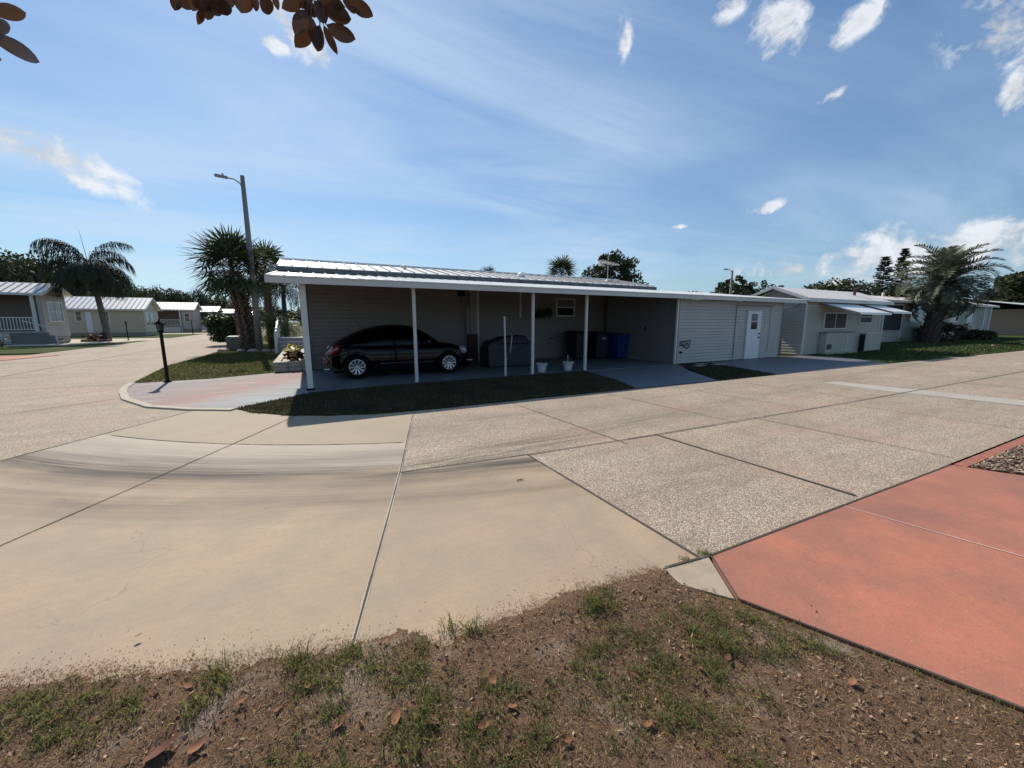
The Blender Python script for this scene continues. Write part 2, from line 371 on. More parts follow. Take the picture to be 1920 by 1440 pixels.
def mat_slab():
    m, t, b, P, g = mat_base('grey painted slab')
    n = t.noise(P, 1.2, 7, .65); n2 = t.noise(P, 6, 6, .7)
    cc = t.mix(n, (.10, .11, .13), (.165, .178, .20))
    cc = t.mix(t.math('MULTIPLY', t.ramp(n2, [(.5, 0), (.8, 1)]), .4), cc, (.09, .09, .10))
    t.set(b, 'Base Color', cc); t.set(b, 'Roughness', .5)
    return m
def mat_ground(name, a, bb, c, sc=1.0, brown=.4):
    m, t, b, P, g = mat_base(name)
    n1 = t.noise(P, .35*sc, 5, .6); n2 = t.noise(P, 5*sc, 6, .7); n3 = t.noise(P, 60*sc, 4, .7)
    cc = t.mix(t.ramp(n2, [(.3, 0), (.7, 1)]), a, bb)
    cc = t.mix(t.math('MULTIPLY', t.ramp(n1, [(.42, 0), (.66, 1)]), brown), cc, c)
    cc = t.mix(t.math('MULTIPLY', t.ramp(n3, [(.3, 1), (.55, 0)]), .6), cc, tuple(x*.3 for x in a))
    t.set(b, 'Base Color', cc); t.set(b, 'Roughness', .95); t.set(b, 'Specular IOR Level', .1)
    bp = t.n('ShaderNodeBump'); t.set(bp, 'Strength', .8); t.set(bp, 'Distance', .03); t.set(bp, 'Height', n3); t.set(b, 'Normal', bp.outputs[0])
    return m
def mat_dirt():
    m, t, b, P, g = mat_base('sandy soil with litter')
    n1 = t.noise(P, 1.6, 6, .65); n2 = t.noise(P, 9, 8, .75); n3 = t.noise(P, 110, 5, .75)
    cc = t.mix(t.ramp(n2, [(.3, 0), (.7, 1)]), (.135, .076, .046), (.27, .168, .105))
    cc = t.mix(t.ramp(n1, [(.54, 0), (.66, .85)]), cc, (.42, .33, .265))
    cc = t.mix(t.math('MULTIPLY', t.ramp(n3, [(.3, 1), (.5, 0)]), .75), cc, (.03, .02, .013))
    cc = t.mix(t.math('MULTIPLY', t.ramp(n3, [(.62, 0), (.72, 1)]), .6), cc, (.48, .40, .32))
    t.set(b, 'Base Color', cc); t.set(b, 'Roughness', .95); t.set(b, 'Specular IOR Level', .1)
    bp = t.n('ShaderNodeBump'); t.set(bp, 'Strength', 1); t.set(bp, 'Distance', .012); t.set(bp, 'Height', n3); t.set(b, 'Normal', bp.outputs[0])
    return m
def mat_trunk(name, a, bb, zs=14, rough=.9):
    m, t, b, P, g = mat_base(name)
    mp = t.n('ShaderNodeMapping'); t.set(mp, 'Vector', P); t.set(mp, 'Scale', (3, 3, zs))
    n = t.noise(mp.outputs[0], 1, 6, .7); n2 = t.noise(P, 12, 5, .7)
    cc = t.mix(t.ramp(n, [(.35, 0), (.65, 1)]), a, bb); cc = t.mix(t.math('MULTIPLY', n2, .5), cc, tuple(x*.4 for x in a))
    t.set(b, 'Base Color', cc); t.set(b, 'Roughness', rough)
    bp = t.n('ShaderNodeBump'); t.set(bp, 'Strength', .7); t.set(bp, 'Distance', .03); t.set(bp, 'Height', n); t.set(b, 'Normal', bp.outputs[0])
    return m

AGG = mat_aggregate(); CONC = mat_concrete(); RED = mat_red(); DECOR = mat_decor(); SLAB = mat_slab(); DIRT = mat_dirt()
LAWN = mat_ground('patchy lawn', (.055, .065, .015), (.12, .125, .035), (.16, .125, .06), 1.0, .55)
LAWN2 = mat_ground('green lawn', (.035, .06, .012), (.075, .105, .025), (.11, .10, .035), 1.0, .45)
GROUND = mat_ground('far grassland', (.05, .06, .02), (.09, .095, .035), (.12, .10, .05), .6, .4)
WALKC = paint('pale walkway concrete', (.43, .375, .30), .85, .12, 2, .2, 80, dirt=.3)
PALEROAD = paint('pale concrete strip', (.43, .385, .33), .85, .12, 2, .2, 80, dirt=.25)
JOINT = paint('dark joint filler', (.075, .062, .05), .9, .3, 8)
WHITEJ = paint('pale joint filler', (.62, .45, .38), .9, .2, 8)
WHITE = paint('white aluminium', (.62, .60, .56), .45, .07, 2, dirt=.16, dirtc=(.35, .32, .28))
FASCIA = paint('white fascia aluminium', (.60, .575, .53), .45, .10, 1.1, dirt=.45, dirtc=(.36, .33, .29))
ROOFW = paint('white metal roofing', (.84, .83, .81), .42, .05, 1.2, dirt=.15, dirtc=(.5, .48, .46))
SEAM = paint('grey seam cap', (.30, .29, .285), .6, .15, 6)
ROOFG = paint('weathered white metal roofing', (.60, .58, .56), .5, .10, .8, dirt=.35, dirtc=(.33, .31, .30))
ROOFP = paint('pinkish white roof coating', (.80, .72, .67), .6, .08, .9, dirt=.3, dirtc=(.45, .36, .32))
MILDEW = paint('mildewed gutter', (.14, .14, .145), .8, .4, 5, .4, 30, dirt=.85, dirtc=(.035, .035, .04), spec=.2)
SIDEB = paint('taupe vinyl siding', (.205, .185, .163), .55, .07, 2, dirt=.15, dirtc=(.15, .13, .11))
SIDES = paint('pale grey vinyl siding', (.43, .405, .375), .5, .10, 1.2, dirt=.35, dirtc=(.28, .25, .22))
SIDEN = paint('greige vinyl siding', (.40, .38, .33), .55, .07, 2, dirt=.2, dirtc=(.22, .20, .16))
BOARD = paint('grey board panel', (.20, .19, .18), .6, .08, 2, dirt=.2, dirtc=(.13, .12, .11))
SKIRT = paint('beige skirting', (.24, .215, .19), .6, .1, 2, dirt=.3, dirtc=(.2, .18, .15))
CREAM = paint('cream painted panel', (.42, .41, .345), .55, .07, 2, dirt=.2, dirtc=(.28, .26, .2))
DOORW = paint('white painted door', (.68, .68, .69), .4, .04, 2)
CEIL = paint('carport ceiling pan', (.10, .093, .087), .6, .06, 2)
DARKG = paint('dark window glass', (.012, .014, .018), .08, .1, 2, spec=.7)
SCREEN = paint('dark insect screen', (.022, .022, .028), .6, .2, 2)
WINW = paint('white window frame', (.66, .65, .62), .45, .05, 2)
BLIND = paint('grey window blind', (.16, .15, .14), .6, .08, 2)
BLACKM = paint('black painted metal', (.010, .010, .011), .6, .2, 5, spec=.2)
BLACKP = paint('black plastic', (.018, .018, .02), .55, .2, 5)
BROWNW = paint('dark brown wood', (.05, .03, .022), .7, .3, 6)
PVC = paint('white pvc pipe', (.55, .54, .52), .4, .06, 4)
CONCP = paint('weathered grey pole concrete', (.22, .20, .175), .85, .25, 6, .4, 60)
BARK = mat_trunk('grey brown bark', (.09, .065, .05), (.17, .13, .10), 3)
PTRUNK = mat_trunk('ringed palm trunk', (.10, .085, .075), (.20, .18, .16), 14)
BOOT = paint('palm boot fibre', (.17, .115, .085), .9, .4, 9, .5, 50)
BOOTD = paint('dark palm fibre', (.05, .035, .026), .95, .4, 9, .5, 50)
FAN = leafmat('cabbage palm frond', (.028, .045, .014), (.08, .105, .04), .18, .8)
QUEEN = leafmat('queen palm frond', (.016, .026, .012), (.045, .06, .026), .15, .8)
PINDO = leafmat('grey green pindo frond', (.07, .088, .052), (.18, .20, .135), .14, .8)
PYGMY = leafmat('bright palm frond', (.06, .10, .015), (.17, .20, .03), .3, .45)
OAK = leafmat('oak foliage', (.022, .032, .010), (.055, .070, .022), .12, .6, .5)
OAK2 = leafmat('olive foliage', (.035, .045, .012), (.085, .095, .03), .15, .6, .5)
LIME = leafmat('lime foliage', (.07, .11, .02), (.16, .20, .05), .25, .6, .5)
PINE = leafmat('dark pine foliage', (.016, .026, .014), (.035, .05, .026), .05, .7, .5)
BUSH = leafmat('glossy bush foliage', (.022, .035, .010), (.065, .085, .022), .2, .4, 2)
MAGN = leafmat('magnolia leaf', (.06, .028, .014), (.10, .046, .022), .16, .4, 2, under=(.11, .05, .025))
GRASSB = leafmat('grass blade', (.085, .10, .024), (.23, .235, .075), .38, .8, 1.2)
GRASSD = leafmat('dry grass blade', (.17, .095, .045), (.55, .38, .21), .2, .8, 30)
DEAD = leafmat('fallen brown leaf', (.17, .06, .025), (.34, .155, .07), .05, .8, 30)
LITTER = leafmat('dry litter', (.045, .018, .010), (.56, .38, .25), .05, .85, 60)

# ------------------------------------------------------------------ ground and paving
MB().add([(-1500, -1500, -.03), (1500, -1500, -.03), (1500, 1500, -.03), (-1500, 1500, -.03)], [(0, 1, 2, 3)]).build('ground', GROUND, kind='structure')
rd = MB()
rd.sheet([(-12, -30), (-3.95, -30), (-3.95, 200), (-12, 200)], 0)
rd.sheet([(-3.95, -8.52), (2.35, -8.55), (7.2, -8.66), (14, -8.8), (150, -11.5), (150, -5.0), (35, -4.0), (20.9, -3.6), (7, -3.2), (-3.95, 3.4)], 0)
rd.sheet([(-3.95, -30), (2.2, -30), (2.2, -8.55), (-3.95, -8.52)], -.004)
rd.build('road', AGG, kind='structure')
arc = [(-1.86, -1.17), (-1.24, -1.54), (-.86, -2.07), (-.35, -2.56), (.22, -2.86), (.96, -3.12), (1.64, -3.21)]
MB().sheet(arc+[(.83, -6.03), (2.32, -6.17), (2.33, -8.52), (1.6, -8.62), (.6, -8.60), (-.5, -8.35), (-3, -7.85), (-9, -10.2), (-6.2, -8.2), (-3.21, -3.54)], .005).build('concrete_pavement', CONC, kind='structure')
MB().sheet([(12.0, -4.9), (12.6, -4.9), (13.0, -8.2), (12.2, -8.6), (11.9, -6.4)], .004).build('pavement_patch', PALEROAD, kind='structure')
MB().prism([(2.02, -8.49), (2.40, -8.53), (2.15, -8.89), (1.98, -8.66)], -.05, .012).build('pavement_corner', paint('tan corner concrete', (.40, .325, .235), .85, .16, 9, .3, 80, dirt=.5, dirtc=(.24, .19, .13)), kind='structure')
redp = [(2.42, -8.54), (6.35, -8.66), (6.5, -9.0), (9.5, -14), (6, -16), (4.2, -13.5), (2.59, -9.85), (2.17, -8.90)]
MB().prism(redp, -.08, .014).build('red_driveway', RED, kind='structure')
MB().prism([(-11.8, 11), (-10.6, 16.4), (-17, 18.3), (-22, 18.3), (-22, 10), (-11.8, 9)], -.05, .02).build('red_driveway', RED, kind='structure')
MB().sheet([(-4.05, 3.3), (-3.92, 2.46), (-3.73, 1.71), (-3.34, .67), (-2.64, -.51), (-1.86, -1.17), (-1.24, -1.54), (-.43, -.80), (-.02, -.38), (-.02, 4.3), (-.95, 4.1), (-2.4, 3.42)], .012).build('painted_apron', DECOR, kind='structure')
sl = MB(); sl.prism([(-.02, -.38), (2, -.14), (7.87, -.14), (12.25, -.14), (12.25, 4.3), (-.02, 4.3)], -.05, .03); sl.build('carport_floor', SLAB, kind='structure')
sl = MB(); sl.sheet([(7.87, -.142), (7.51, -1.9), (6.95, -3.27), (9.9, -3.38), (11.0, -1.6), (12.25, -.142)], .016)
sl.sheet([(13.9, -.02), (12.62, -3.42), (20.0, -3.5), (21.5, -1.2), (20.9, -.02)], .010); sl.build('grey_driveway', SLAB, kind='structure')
# curb strip of the curved apron
cs = MB(); cv = [(-4.1, 3.3), (-3.98, 2.46), (-3.78, 1.71), (-3.4, .63), (-2.69, -.57), (-1.9, -1.24), (-1.25, -1.62)]
for i in range(len(cv)-1): cs.bar((*cv[i], .015), (*cv[i+1], .015), .13, .03)
cs.build('curb', WALKC, kind='structure')
jn = MB(); jw = MB()
def joint(pts, wd=.014, mb=None, z=.0095):
    mb = mb or jn
    for a, b_ in zip(pts[:-1], pts[1:]):
        a = Vector((*a, 0)); b_ = Vector((*b_, 0)); n = 4; d = (b_-a); nn = Vector((-d.y, d.x, 0)).normalized()
        for k in range(n):
            p = a+d*k/n; q = a+d*(k+1)/n; w1 = wd*(.7+.6*random.random())/2; w2 = wd*(.7+.6*random.random())/2
            mb.add([(p-nn*w1)+Vector((0, 0, z)), (q-nn*w2)+Vector((0, 0, z)), (q+nn*w2)+Vector((0, 0, z)), (p+nn*w1)+Vector((0, 0, z))], [(0, 1, 2, 3)])
joint([(-3.0, -8.2), (-2.01, -6.11), (-.91, -4.0), (-.19, -2.56)], .014)
joint([(.14, -8.25), (.50, -7.1), (.83, -6.03), (1.24, -4.6), (1.64, -3.22)], .013)
joint([(4.07-9.32*math.cos(a_), 3.84-9.32*math.sin(a_)) for a_ in [R(45+4*k) for k in range(7)]], .014); joint([(4.07-9.32*math.cos(a_), 3.84-9.32*math.sin(a_)) for a_ in [R(69), R(71.3)]], .014)
joint([(-5.5, -7.0), (-3.21, -3.54), (-1.8, -1.2)], .02)
joint([(.83, -6.03), (2.32, -6.17), (4.37, -6.28), (9.31, -6.44), (18, -6.6), (50, -7.2)], .02)
joint([(2.32, -6.17), (2.33, -8.52)], .02); joint([(4.37, -6.28), (4.47, -8.55)], .03); joint([(6.6, -6.33), (6.75, -8.6)], .014)
for x in (3.55, 5.9, 8.0, 10.1, 12.8, 15.6, 19, 23, 27): joint([(x, -3.35), (x+.15, -6.4)], .012)
for x in (9.3, 12.0, 15.2, 19, 24): joint([(x, -6.45), (x+.15, -8.7)], .012)
for (a, b_) in (((-3.46, .93), (-8, -3.2)), ((-3.95, 2.6), (-12, -4.5)), ((-4.0, 6.45), (-12, 6.0)), ((-3.95, 3.4), (-12, 3.0))): joint([a, b_], .016)
joint([(-8.0, -6), (-8.0, 160)], .025)
for t_ in (12, 18, 24, 30, 37, 44, 52, 60, 70, 80): joint([(-4, t_), (-12, t_)], .03)
joint([(2.42, -8.54), (2.17, -8.90), (2.59, -9.85), (4.2, -13.5)], .013, z=.018); joint([(2.02, -8.50), (2.42, -8.55), (6.35, -8.67)], .014, z=.018)
joint([(4.09, -8.62), (4.29, -9.55), (4.9, -13)], .012, jw, z=.018)
jp = MB()
joint([(.14, -8.25), (.50, -7.1), (.83, -6.03), (1.24, -4.6), (1.64, -3.22)], .030, jp, .0072)
jp.build('joint_shoulder', paint('pale joint shoulder', (.46, .40, .32), .85, .2, 20), kind='structure')
jn.build('pavement_joints', JOINT, kind='structure'); jw.build('pale_pavement_joint', WHITEJ, kind='structure')

def lawn(poly, mat, z=.02, name='lawn'): return MB().prism(poly, -.05, z).build(name, mat, kind='structure')
front = [(-1.22, -1.52), (-.86, -2.04), (-.35, -2.52), (.22, -2.83), (.96, -3.09), (1.7, -3.18), (6.92, -3.24), (7.49, -1.9), (7.85, -.16), (2, -.16), (-.02, -.41), (-.43, -.82)]
LAWND = mat_ground('dense dark green turf', (.026, .028, .012), (.05, .05, .02), (.07, .055, .028), 1.0, .5)
lawn(front, LAWND)
lawn([(12.28, -.03), (13.85, -.03), (12.58, -3.40), (9.95, -3.37), (11.1, -1.6), (12.2, -.2)], LAWND)
corner = [(-4.10, 3.33), (-2.4, 3.44), (-.97, 4.14), (-.97, 9), (-.97, 30), (-4.3, 30), (-4.3, 12), (-4.55, 8)]
lawn(corner, LAWN)
lawn([(-4.3, 30), (-.97, 30), (30, 30), (30, 200), (-4.3, 200)], LAWN)
nbl = [(21.6, -1.2), (20.2, -3.5), (35, -3.95), (75, -4.6), (75, -.2), (66, 3.4), (28.6, 3.4), (28.6, -.03), (20.95, -.03)]
lawn(nbl, LAWN2)
MB().prism([(75.2, -4.6), (110, -5.2), (110, 3), (75.2, 3)], -.05, .03).build('pale_driveway', WALKC, kind='structure')
for (a, b_) in ((18.6, 33.5), (39.5, 54.5), (58.5, 73), (77, 91), (95, 109), (113, 130)):
    lawn([(-12, a), (-12, b_), (-40, b_+.5), (-40, a)], LAWN2 if a < 40 else LAWN)
for (a, b_) in ((33.6, 39.4), (54.6, 58.4), (73.1, 76.9), (91.1, 94.9), (109.1, 112.9)):
    MB().prism([(-12.02, a), (-12.02, b_), (-30, b_+.4), (-30, a+.2)], -.05, .015).build('pale_driveway', WALKC, kind='structure')
MB().prism([(-14.5, 27.0), (-12.3, 33), (-16.9, 33.4), (-18.2, 30.5), (-18.2, 27)], -.05, .028).build('garden_path', WALKC, kind='structure')

# soil under the magnolia: a fine height field that spills raggedly over the slab edges
def pdist(P, poly):
    d = np.full(len(P), 1e9); ins = np.zeros(len(P), bool); n = len(poly)
    for i in range(n):
        a = np.array(poly[i]); b_ = np.array(poly[(i+1) % n]); e = b_-a
        t = np.clip(((P-a)@e)/(e@e), 0, 1); q = a+t[:, None]*e; d = np.minimum(d, np.linalg.norm(P-q, axis=1))
        c = ((a[1] > P[:, 1]) != (b_[1] > P[:, 1])) & (P[:, 0] < (b_[0]-a[0])*(P[:, 1]-a[1])/(b_[1]-a[1]+1e-12)+a[0]); ins ^= c
    return np.where(ins, d, -d)
def vnoise(P, sc, seed=0):
    r = np.random.default_rng(seed); T = r.random((256, 256)); q = P*sc+1000; i = np.floor(q).astype(int); f = q-i; f = f*f*(3-2*f)
    a = T[i[:, 0] % 256, i[:, 1] % 256]; b_ = T[(i[:, 0]+1) % 256, i[:, 1] % 256]; c = T[i[:, 0] % 256, (i[:, 1]+1) % 256]; d = T[(i[:, 0]+1) % 256, (i[:, 1]+1) % 256]
    return (a*(1-f[:, 0])+b_*f[:, 0])*(1-f[:, 1])+(c*(1-f[:, 0])+d*f[:, 0])*f[:, 1]
dirt_poly = [(-9, -9.6), (-3, -7.5), (-1.28, -7.68), (-.86, -7.87), (-.44, -8.02), (-.09, -8.12), (.15, -8.20), (.40, -8.24), (.55, -8.42), (.77, -8.40), (1.09, -8.41), (1.45, -8.42), (2.02, -8.48), (1.99, -8.66), (2.13, -8.90), (2.36, -9.40), (2.56, -9.87), (4.15, -13.5), (5.9, -16), (-9, -16)]
gx = np.concatenate([np.linspace(-9, -2.2, 60), np.linspace(-2.18, 3.2, 330), np.linspace(3.25, 6, 40)])
gy = np.concatenate([np.linspace(-16, -10.2, 50), np.linspace(-10.18, -7.4, 180)])
GX, GY = np.meshgrid(gx, gy); PP = np.c_[GX.ravel(), GY.ravel()]
def dirt_h(P):
    d = pdist(P, dirt_poly)
    nf = vnoise(P, 3, 1)*.06+vnoise(P, 11, 2)*.05+vnoise(P, 30, 3)*.02-.065
    slope = np.clip((2.0-P[:, 0])/.6, 0.25, 1)   # crisp by the red drive, ragged elsewhere
    e = d+nf*slope
    e = e+(vnoise(P, 45, 7)-.5)*.045+(vnoise(P, 90, 8)-.5)*.03
    h = np.clip(e/.12, -1, 1)*.012+.004
    fl_ = np.where(d > .18, .012, -1)
    return np.maximum(fl_, h+(vnoise(P, 4, 4)-.5)*.014*np.clip(e/.3, 0, 1)+(vnoise(P, 22, 5)-.5)*.007*np.clip(e/.1, 0, 1)+(vnoise(P, 60, 6)-.5)*.008*np.clip(e/.05, 0, 1))
H = dirt_h(PP); nx, ny = len(gx), len(gy)
idx = np.arange(nx*ny).reshape(ny, nx)
FF = np.c_[idx[:-1, :-1].ravel(), idx[:-1, 1:].ravel(), idx[1:, 1:].ravel(), idx[1:, :-1].ravel()]
tag(link('soil', np_mesh('soil', np.c_[PP, H], FF, True), DIRT), kind='structure')

# ------------------------------------------------------------------ scattered blades, litter, pebbles
def poly_points(poly, n, seed=0):
    r = np.random.default_rng(seed); P = np.array(poly); lo, hi = P.min(0), P.max(0); out = []
    while sum(map(len, out)) < n:
        q = lo+(hi-lo)*r.random((n*2, 2)); out.append(q[pdist(q, poly) > .005])
    return np.concatenate(out)[:n]
def blades(name, P, z, hgt, wid, mat, seed=0, lean=.5):
    r = np.random.default_rng(seed); n = len(P); h = hgt*(.4+.9*r.random(n)); a = r.random(n)*6.283; b_ = r.random(n)*6.283; l = lean*h*(.3+r.random(n))
    wd = wid*(.6+.8*r.random(n)); dx, dy = np.cos(a)*wd/2, np.sin(a)*wd/2; lx, ly = np.cos(b_)*l, np.sin(b_)*l
    z = np.broadcast_to(z, n)
    V = np.stack([np.c_[P[:, 0]-dx, P[:, 1]-dy, z-.005], np.c_[P[:, 0]+dx, P[:, 1]+dy, z-.005],
                  np.c_[P[:, 0]+dx*.8+lx*.35, P[:, 1]+dy*.8+ly*.35, z+h*.6], np.c_[P[:, 0]-dx*.8+lx*.35, P[:, 1]-dy*.8+ly*.35, z+h*.6],
                  np.c_[P[:, 0]+lx, P[:, 1]+ly, z+h*(1-.25*lean)]], 1)
    i = np.arange(n)*5
    F = np.concatenate([np.c_[i, i+1, i+2], np.c_[i, i+2, i+3], np.c_[i+3, i+2, i+4]])
    o = link(name, np_mesh(name, V.reshape(-1, 3), F), mat); return o
o = blades('lawn_grass', poly_points(front, 42000, 1), .02, .045, .010, leafmat('dark turf blade', (.028, .034, .012), (.085, .082, .03), .2, .7, 1.5), 1); tag(o, 'short dense turf between the carport slab and the street', 'grass', kind='stuff')
re_ = np.random.default_rng(77); EB = []
for (a_, b_) in zip(front[:7], front[1:8]):
    a_, b_ = np.array(a_), np.array(b_); m_ = int(np.linalg.norm(b_-a_)*420); EB.append(a_+(b_-a_)*re_.random((m_, 1))+re_.normal(0, .022, (m_, 2)))
EB = np.concatenate(EB); EB = EB[vnoise(EB, 3.5, 4) > .35]
o = blades('lawn_edge_grass', EB, .008, .05, .011, leafmat('mixed edge blade', (.04, .045, .012), (.16, .14, .06), .25, .7, 3), 8, 1.3); tag(o, 'ragged grass blades leaning over the street edge of the front turf', 'grass', kind='stuff')
DRYB = leafmat('dry turf blade', (.07, .055, .025), (.20, .15, .07), .2, .7, 2); DP = poly_points(front, 26000, 61); DP = DP[vnoise(DP, 1.4, 61) > .5]
o = blades('dry_lawn_grass', DP, .02, .045, .010, DRYB, 62, 1.0); tag(o, 'dry straw coloured patches in the front turf', 'dry grass', kind='stuff')
o = blades('lawn_grass', poly_points([(12.25, -.1), (13.8, -.1), (12.55, -3.38), (10, -3.36), (11.1, -1.6)], 7000, 2), .02, .05, .014, MATS['dark turf blade'], 2); tag(o, 'small wedge of turf between two grey driveways', 'grass', kind='stuff')
o = blades('lawn_grass', poly_points(corner[:4]+[(-.97, 22), (-4.3, 22), (-4.3, 12), (-4.55, 8)], 26000, 3), .02, .045, .022, leafmat('olive turf blade', (.05, .06, .014), (.14, .14, .045), .3, .8, 1.2), 3); tag(o, 'sunlit patchy turf at the street corner by the black post lamp', 'grass', kind='stuff')
o = blades('lawn_grass', poly_points([(21.6, -1.2), (20.3, -3.5), (35, -3.9), (60, -4.3), (60, 3), (28.7, 3.3), (28.7, -.1), (21, -.1)], 26000, 4), .02, .06, .04, leafmat('green turf blade', (.03, .055, .01), (.08, .11, .025), .2, .6, 1), 4); tag(o, 'green turf in front of the neighbouring house', 'grass', kind='stuff')
# foreground: tufts in clumps
r_ = np.random.default_rng(12); cl = []
inner = [(-3, -7.6), (-1.28, -7.72), (-.44, -8.05), (.15, -8.22), (.6, -8.42), (1.45, -8.45), (2.0, -8.52), (2.1, -8.95), (2.55, -9.9), (3.2, -11.5), (-4, -11.5)]
cand = poly_points(inner, 5000, 21); dens = vnoise(cand, 2.1, 9)*.6+vnoise(cand, 6, 10)*.4; cent = cand[dens > .50][:2200]
for c in cent:
    k = r_.integers(8, 60); cl.append(c+r_.normal(0, .028, (k, 2)))
TC = []
for c in ([.62, -8.34], [.72, -8.40], [1.40, -8.55], [1.45, -8.62], [1.36, -8.58], [-.42, -8.12], [-.38, -8.2], [-.46, -8.28], [-.1, -8.2], [1.75, -9.02], [1.78, -9.1], [1.9, -9.85], [.35, -8.75], [.3, -8.85]):
    cl.append(np.array(c)+r_.normal(0, .035, (40, 2))); TC.append(np.array(c)+r_.normal(0, .03, (46, 2)))
TCp = np.concatenate(TC); o = blades('tall_grass', TCp, dirt_h(TCp), .085, .0045, GRASSB, 15, .8); tag(o, 'taller upright grass tufts along the slab edge', 'grass', kind='stuff')
GP = np.concatenate(cl); GP = GP[pdist(GP, dirt_poly) > -.02]
o = blades('wild_grass', GP, dirt_h(GP), .036, .0038, GRASSB, 5, 1.2); tag(o, 'sparse green grass tufts growing through the sandy soil', 'grass', kind='stuff')
GQ = poly_points(inner, 190000, 22); dq = vnoise(GQ, 2.4, 14); GQ = GQ[dq+r_.random(len(GQ))*.25 > .47]
o = blades('dry_grass', GQ, dirt_h(GQ), .010, .0026, GRASSD, 6, 4.4); tag(o, 'flattened dry grass thatch over the sandy soil', 'dry grass', kind='stuff')
ex_ = r_.uniform(-2.4, 2.0, 9000); EP = np.c_[ex_, np.interp(ex_, [-3, -1.28, -.44, .15, .6, 1.45, 2.0], [-7.5, -7.68, -8.02, -8.2, -8.4, -8.42, -8.48])+r_.normal(-.01, .035, 9000)+.05*(vnoise(np.c_[ex_, ex_], 9, 19)-.5)]
o = blades('edge_thatch', EP, .006, .008, .0026, GRASSD, 25, 3.6); tag(o, 'dry thatch strewn over the edge of the tan concrete', 'dry grass', kind='stuff')
tp = np.concatenate([np.array([2.05, -8.75])+(np.array([2.56, -9.87])-np.array([2.05, -8.75]))*r_.random((260, 1))+r_.normal(0, .02, (260, 2)), np.array([2.40, -8.52])+r_.normal(0, .022, (120, 2)), np.array([2.22, -8.5])+r_.normal(0, .02, (60, 2))])
o = blades('edge_grass', tp, .005, .03, .004, GRASSB, 7, .8); tag(o, 'thin grass sprouting from the joint along the salmon driveway', 'grass', kind='stuff')
# litter chips and needles
n = 150000; LP = poly_points(inner, n, 31); LP = LP[vnoise(LP, 2.6, 33)*.6+r_.random(len(LP))*.7 > .38]; n = len(LP)
a = r_.random(n)*6.283; L_ = .0025+.011*r_.random(n)**2.6; W_ = L_*(.1+.45*r_.random(n)**2); zz0 = dirt_h(LP)+.003+.006*r_.random(n)
ca, sa = np.cos(a), np.sin(a); tz = r_.normal(0, .5, n)*L_; tw = r_.normal(0, .8, n)*W_
V = np.stack([np.c_[LP[:, 0]-ca*L_, LP[:, 1]-sa*L_, zz0-tz], np.c_[LP[:, 0]-sa*W_, LP[:, 1]+ca*W_, zz0+tw+.001], np.c_[LP[:, 0]+ca*L_, LP[:, 1]+sa*L_, zz0+tz], np.c_[LP[:, 0]+sa*W_, LP[:, 1]-ca*W_, zz0-tw+.001]], 1).reshape(-1, 3)
i = np.arange(n)*4; o = link('leaf_litter', np_mesh('litter', V, np.c_[i, i+1, i+2, i+3]), LITTER); tag(o, 'fine bark and leaf litter over the sandy soil', 'litter', kind='stuff')
# specks on the paving
n = 260; SPP = np.c_[r_.uniform(-2, 4, n), r_.uniform(-8.3, -4, n)]; xx_ = r_.uniform(-2.2, 2.0, 2600); SPP = np.concatenate([SPP, np.c_[xx_, np.interp(xx_, [-3, -1.28, -.44, .15, .6, 1.45, 2.0], [-7.5, -7.68, -8.02, -8.2, -8.4, -8.42, -8.48])+np.abs(r_.normal(0, .09, 2600))]]); SPP = SPP[pdist(SPP, dirt_poly) < 0]; n = len(SPP)
a = r_.random(n)*6.283; L_ = .001+.005*r_.random(n)**5; W_ = L_*.5; ca, sa = np.cos(a), np.sin(a); z0 = np.full(n, .0065)
V = np.stack([np.c_[SPP[:, 0]-ca*L_, SPP[:, 1]-sa*L_, z0], np.c_[SPP[:, 0]-sa*W_, SPP[:, 1]+ca*W_, z0+.002], np.c_[SPP[:, 0]+ca*L_, SPP[:, 1]+sa*L_, z0+.003], np.c_[SPP[:, 0]+sa*W_, SPP[:, 1]-ca*W_, z0]], 1).reshape(-1, 3)
i = np.arange(n)*4; o = link('pavement_debris', np_mesh('debris', V, np.c_[i, i+1, i+2, i+3]), LITTER); tag(o, 'tiny crumbs of litter on the sunlit concrete', 'debris', kind='stuff')
# pebble bed
peb_poly = [(6.45, -8.80), (7.3, -8.80), (14, -8.96), (14, -13), (9.5, -13.9)]
MB().prism(peb_poly, -.06, .008).build('pebble_bed_soil', DIRT, kind='structure')
PEBM = leafmat('river pebble', (.13, .075, .045), (.52, .39, .27), 0, .7, 6)
pts = np.concatenate([poly_points([(6.46, -8.80), (7.3, -8.81), (10, -8.87), (10, -10.6), (7.5, -10.6)], 8500, 41)]); n = len(pts)
base = []; nu, nv = 6, 4
for j in range(nv+1):
    for k in range(nu): ph = math.pi*j/nv; base.append((math.sin(ph)*math.cos(k*6.283/nu), math.sin(ph)*math.sin(k*6.283/nu), math.cos(ph)))
base = np.array(base); bf = np.array([[(j+1)*nu+k, (j+1)*nu+(k+1) % nu, j*nu+(k+1) % nu, j*nu+k] for j in range(nv) for k in range(nu)])
sc = np.c_[.010+.016*r_.random(n), .008+.010*r_.random(n), .006+.007*r_.random(n)]; a = r_.random(n)*6.283
V = base[None]*sc[:, None]; x = V[..., 0]*np.cos(a)[:, None]-V[..., 1]*np.sin(a)[:, None]; y = V[..., 0]*np.sin(a)[:, None]+V[..., 1]*np.cos(a)[:, None]
V = np.stack([x+pts[:, 0:1], y+pts[:, 1:2], V[..., 2]+.012+.018*r_.random(n)[:, None]], -1).reshape(-1, 3)
F = (bf[None]+(np.arange(n)*len(base))[:, None, None]).reshape(-1, 4)
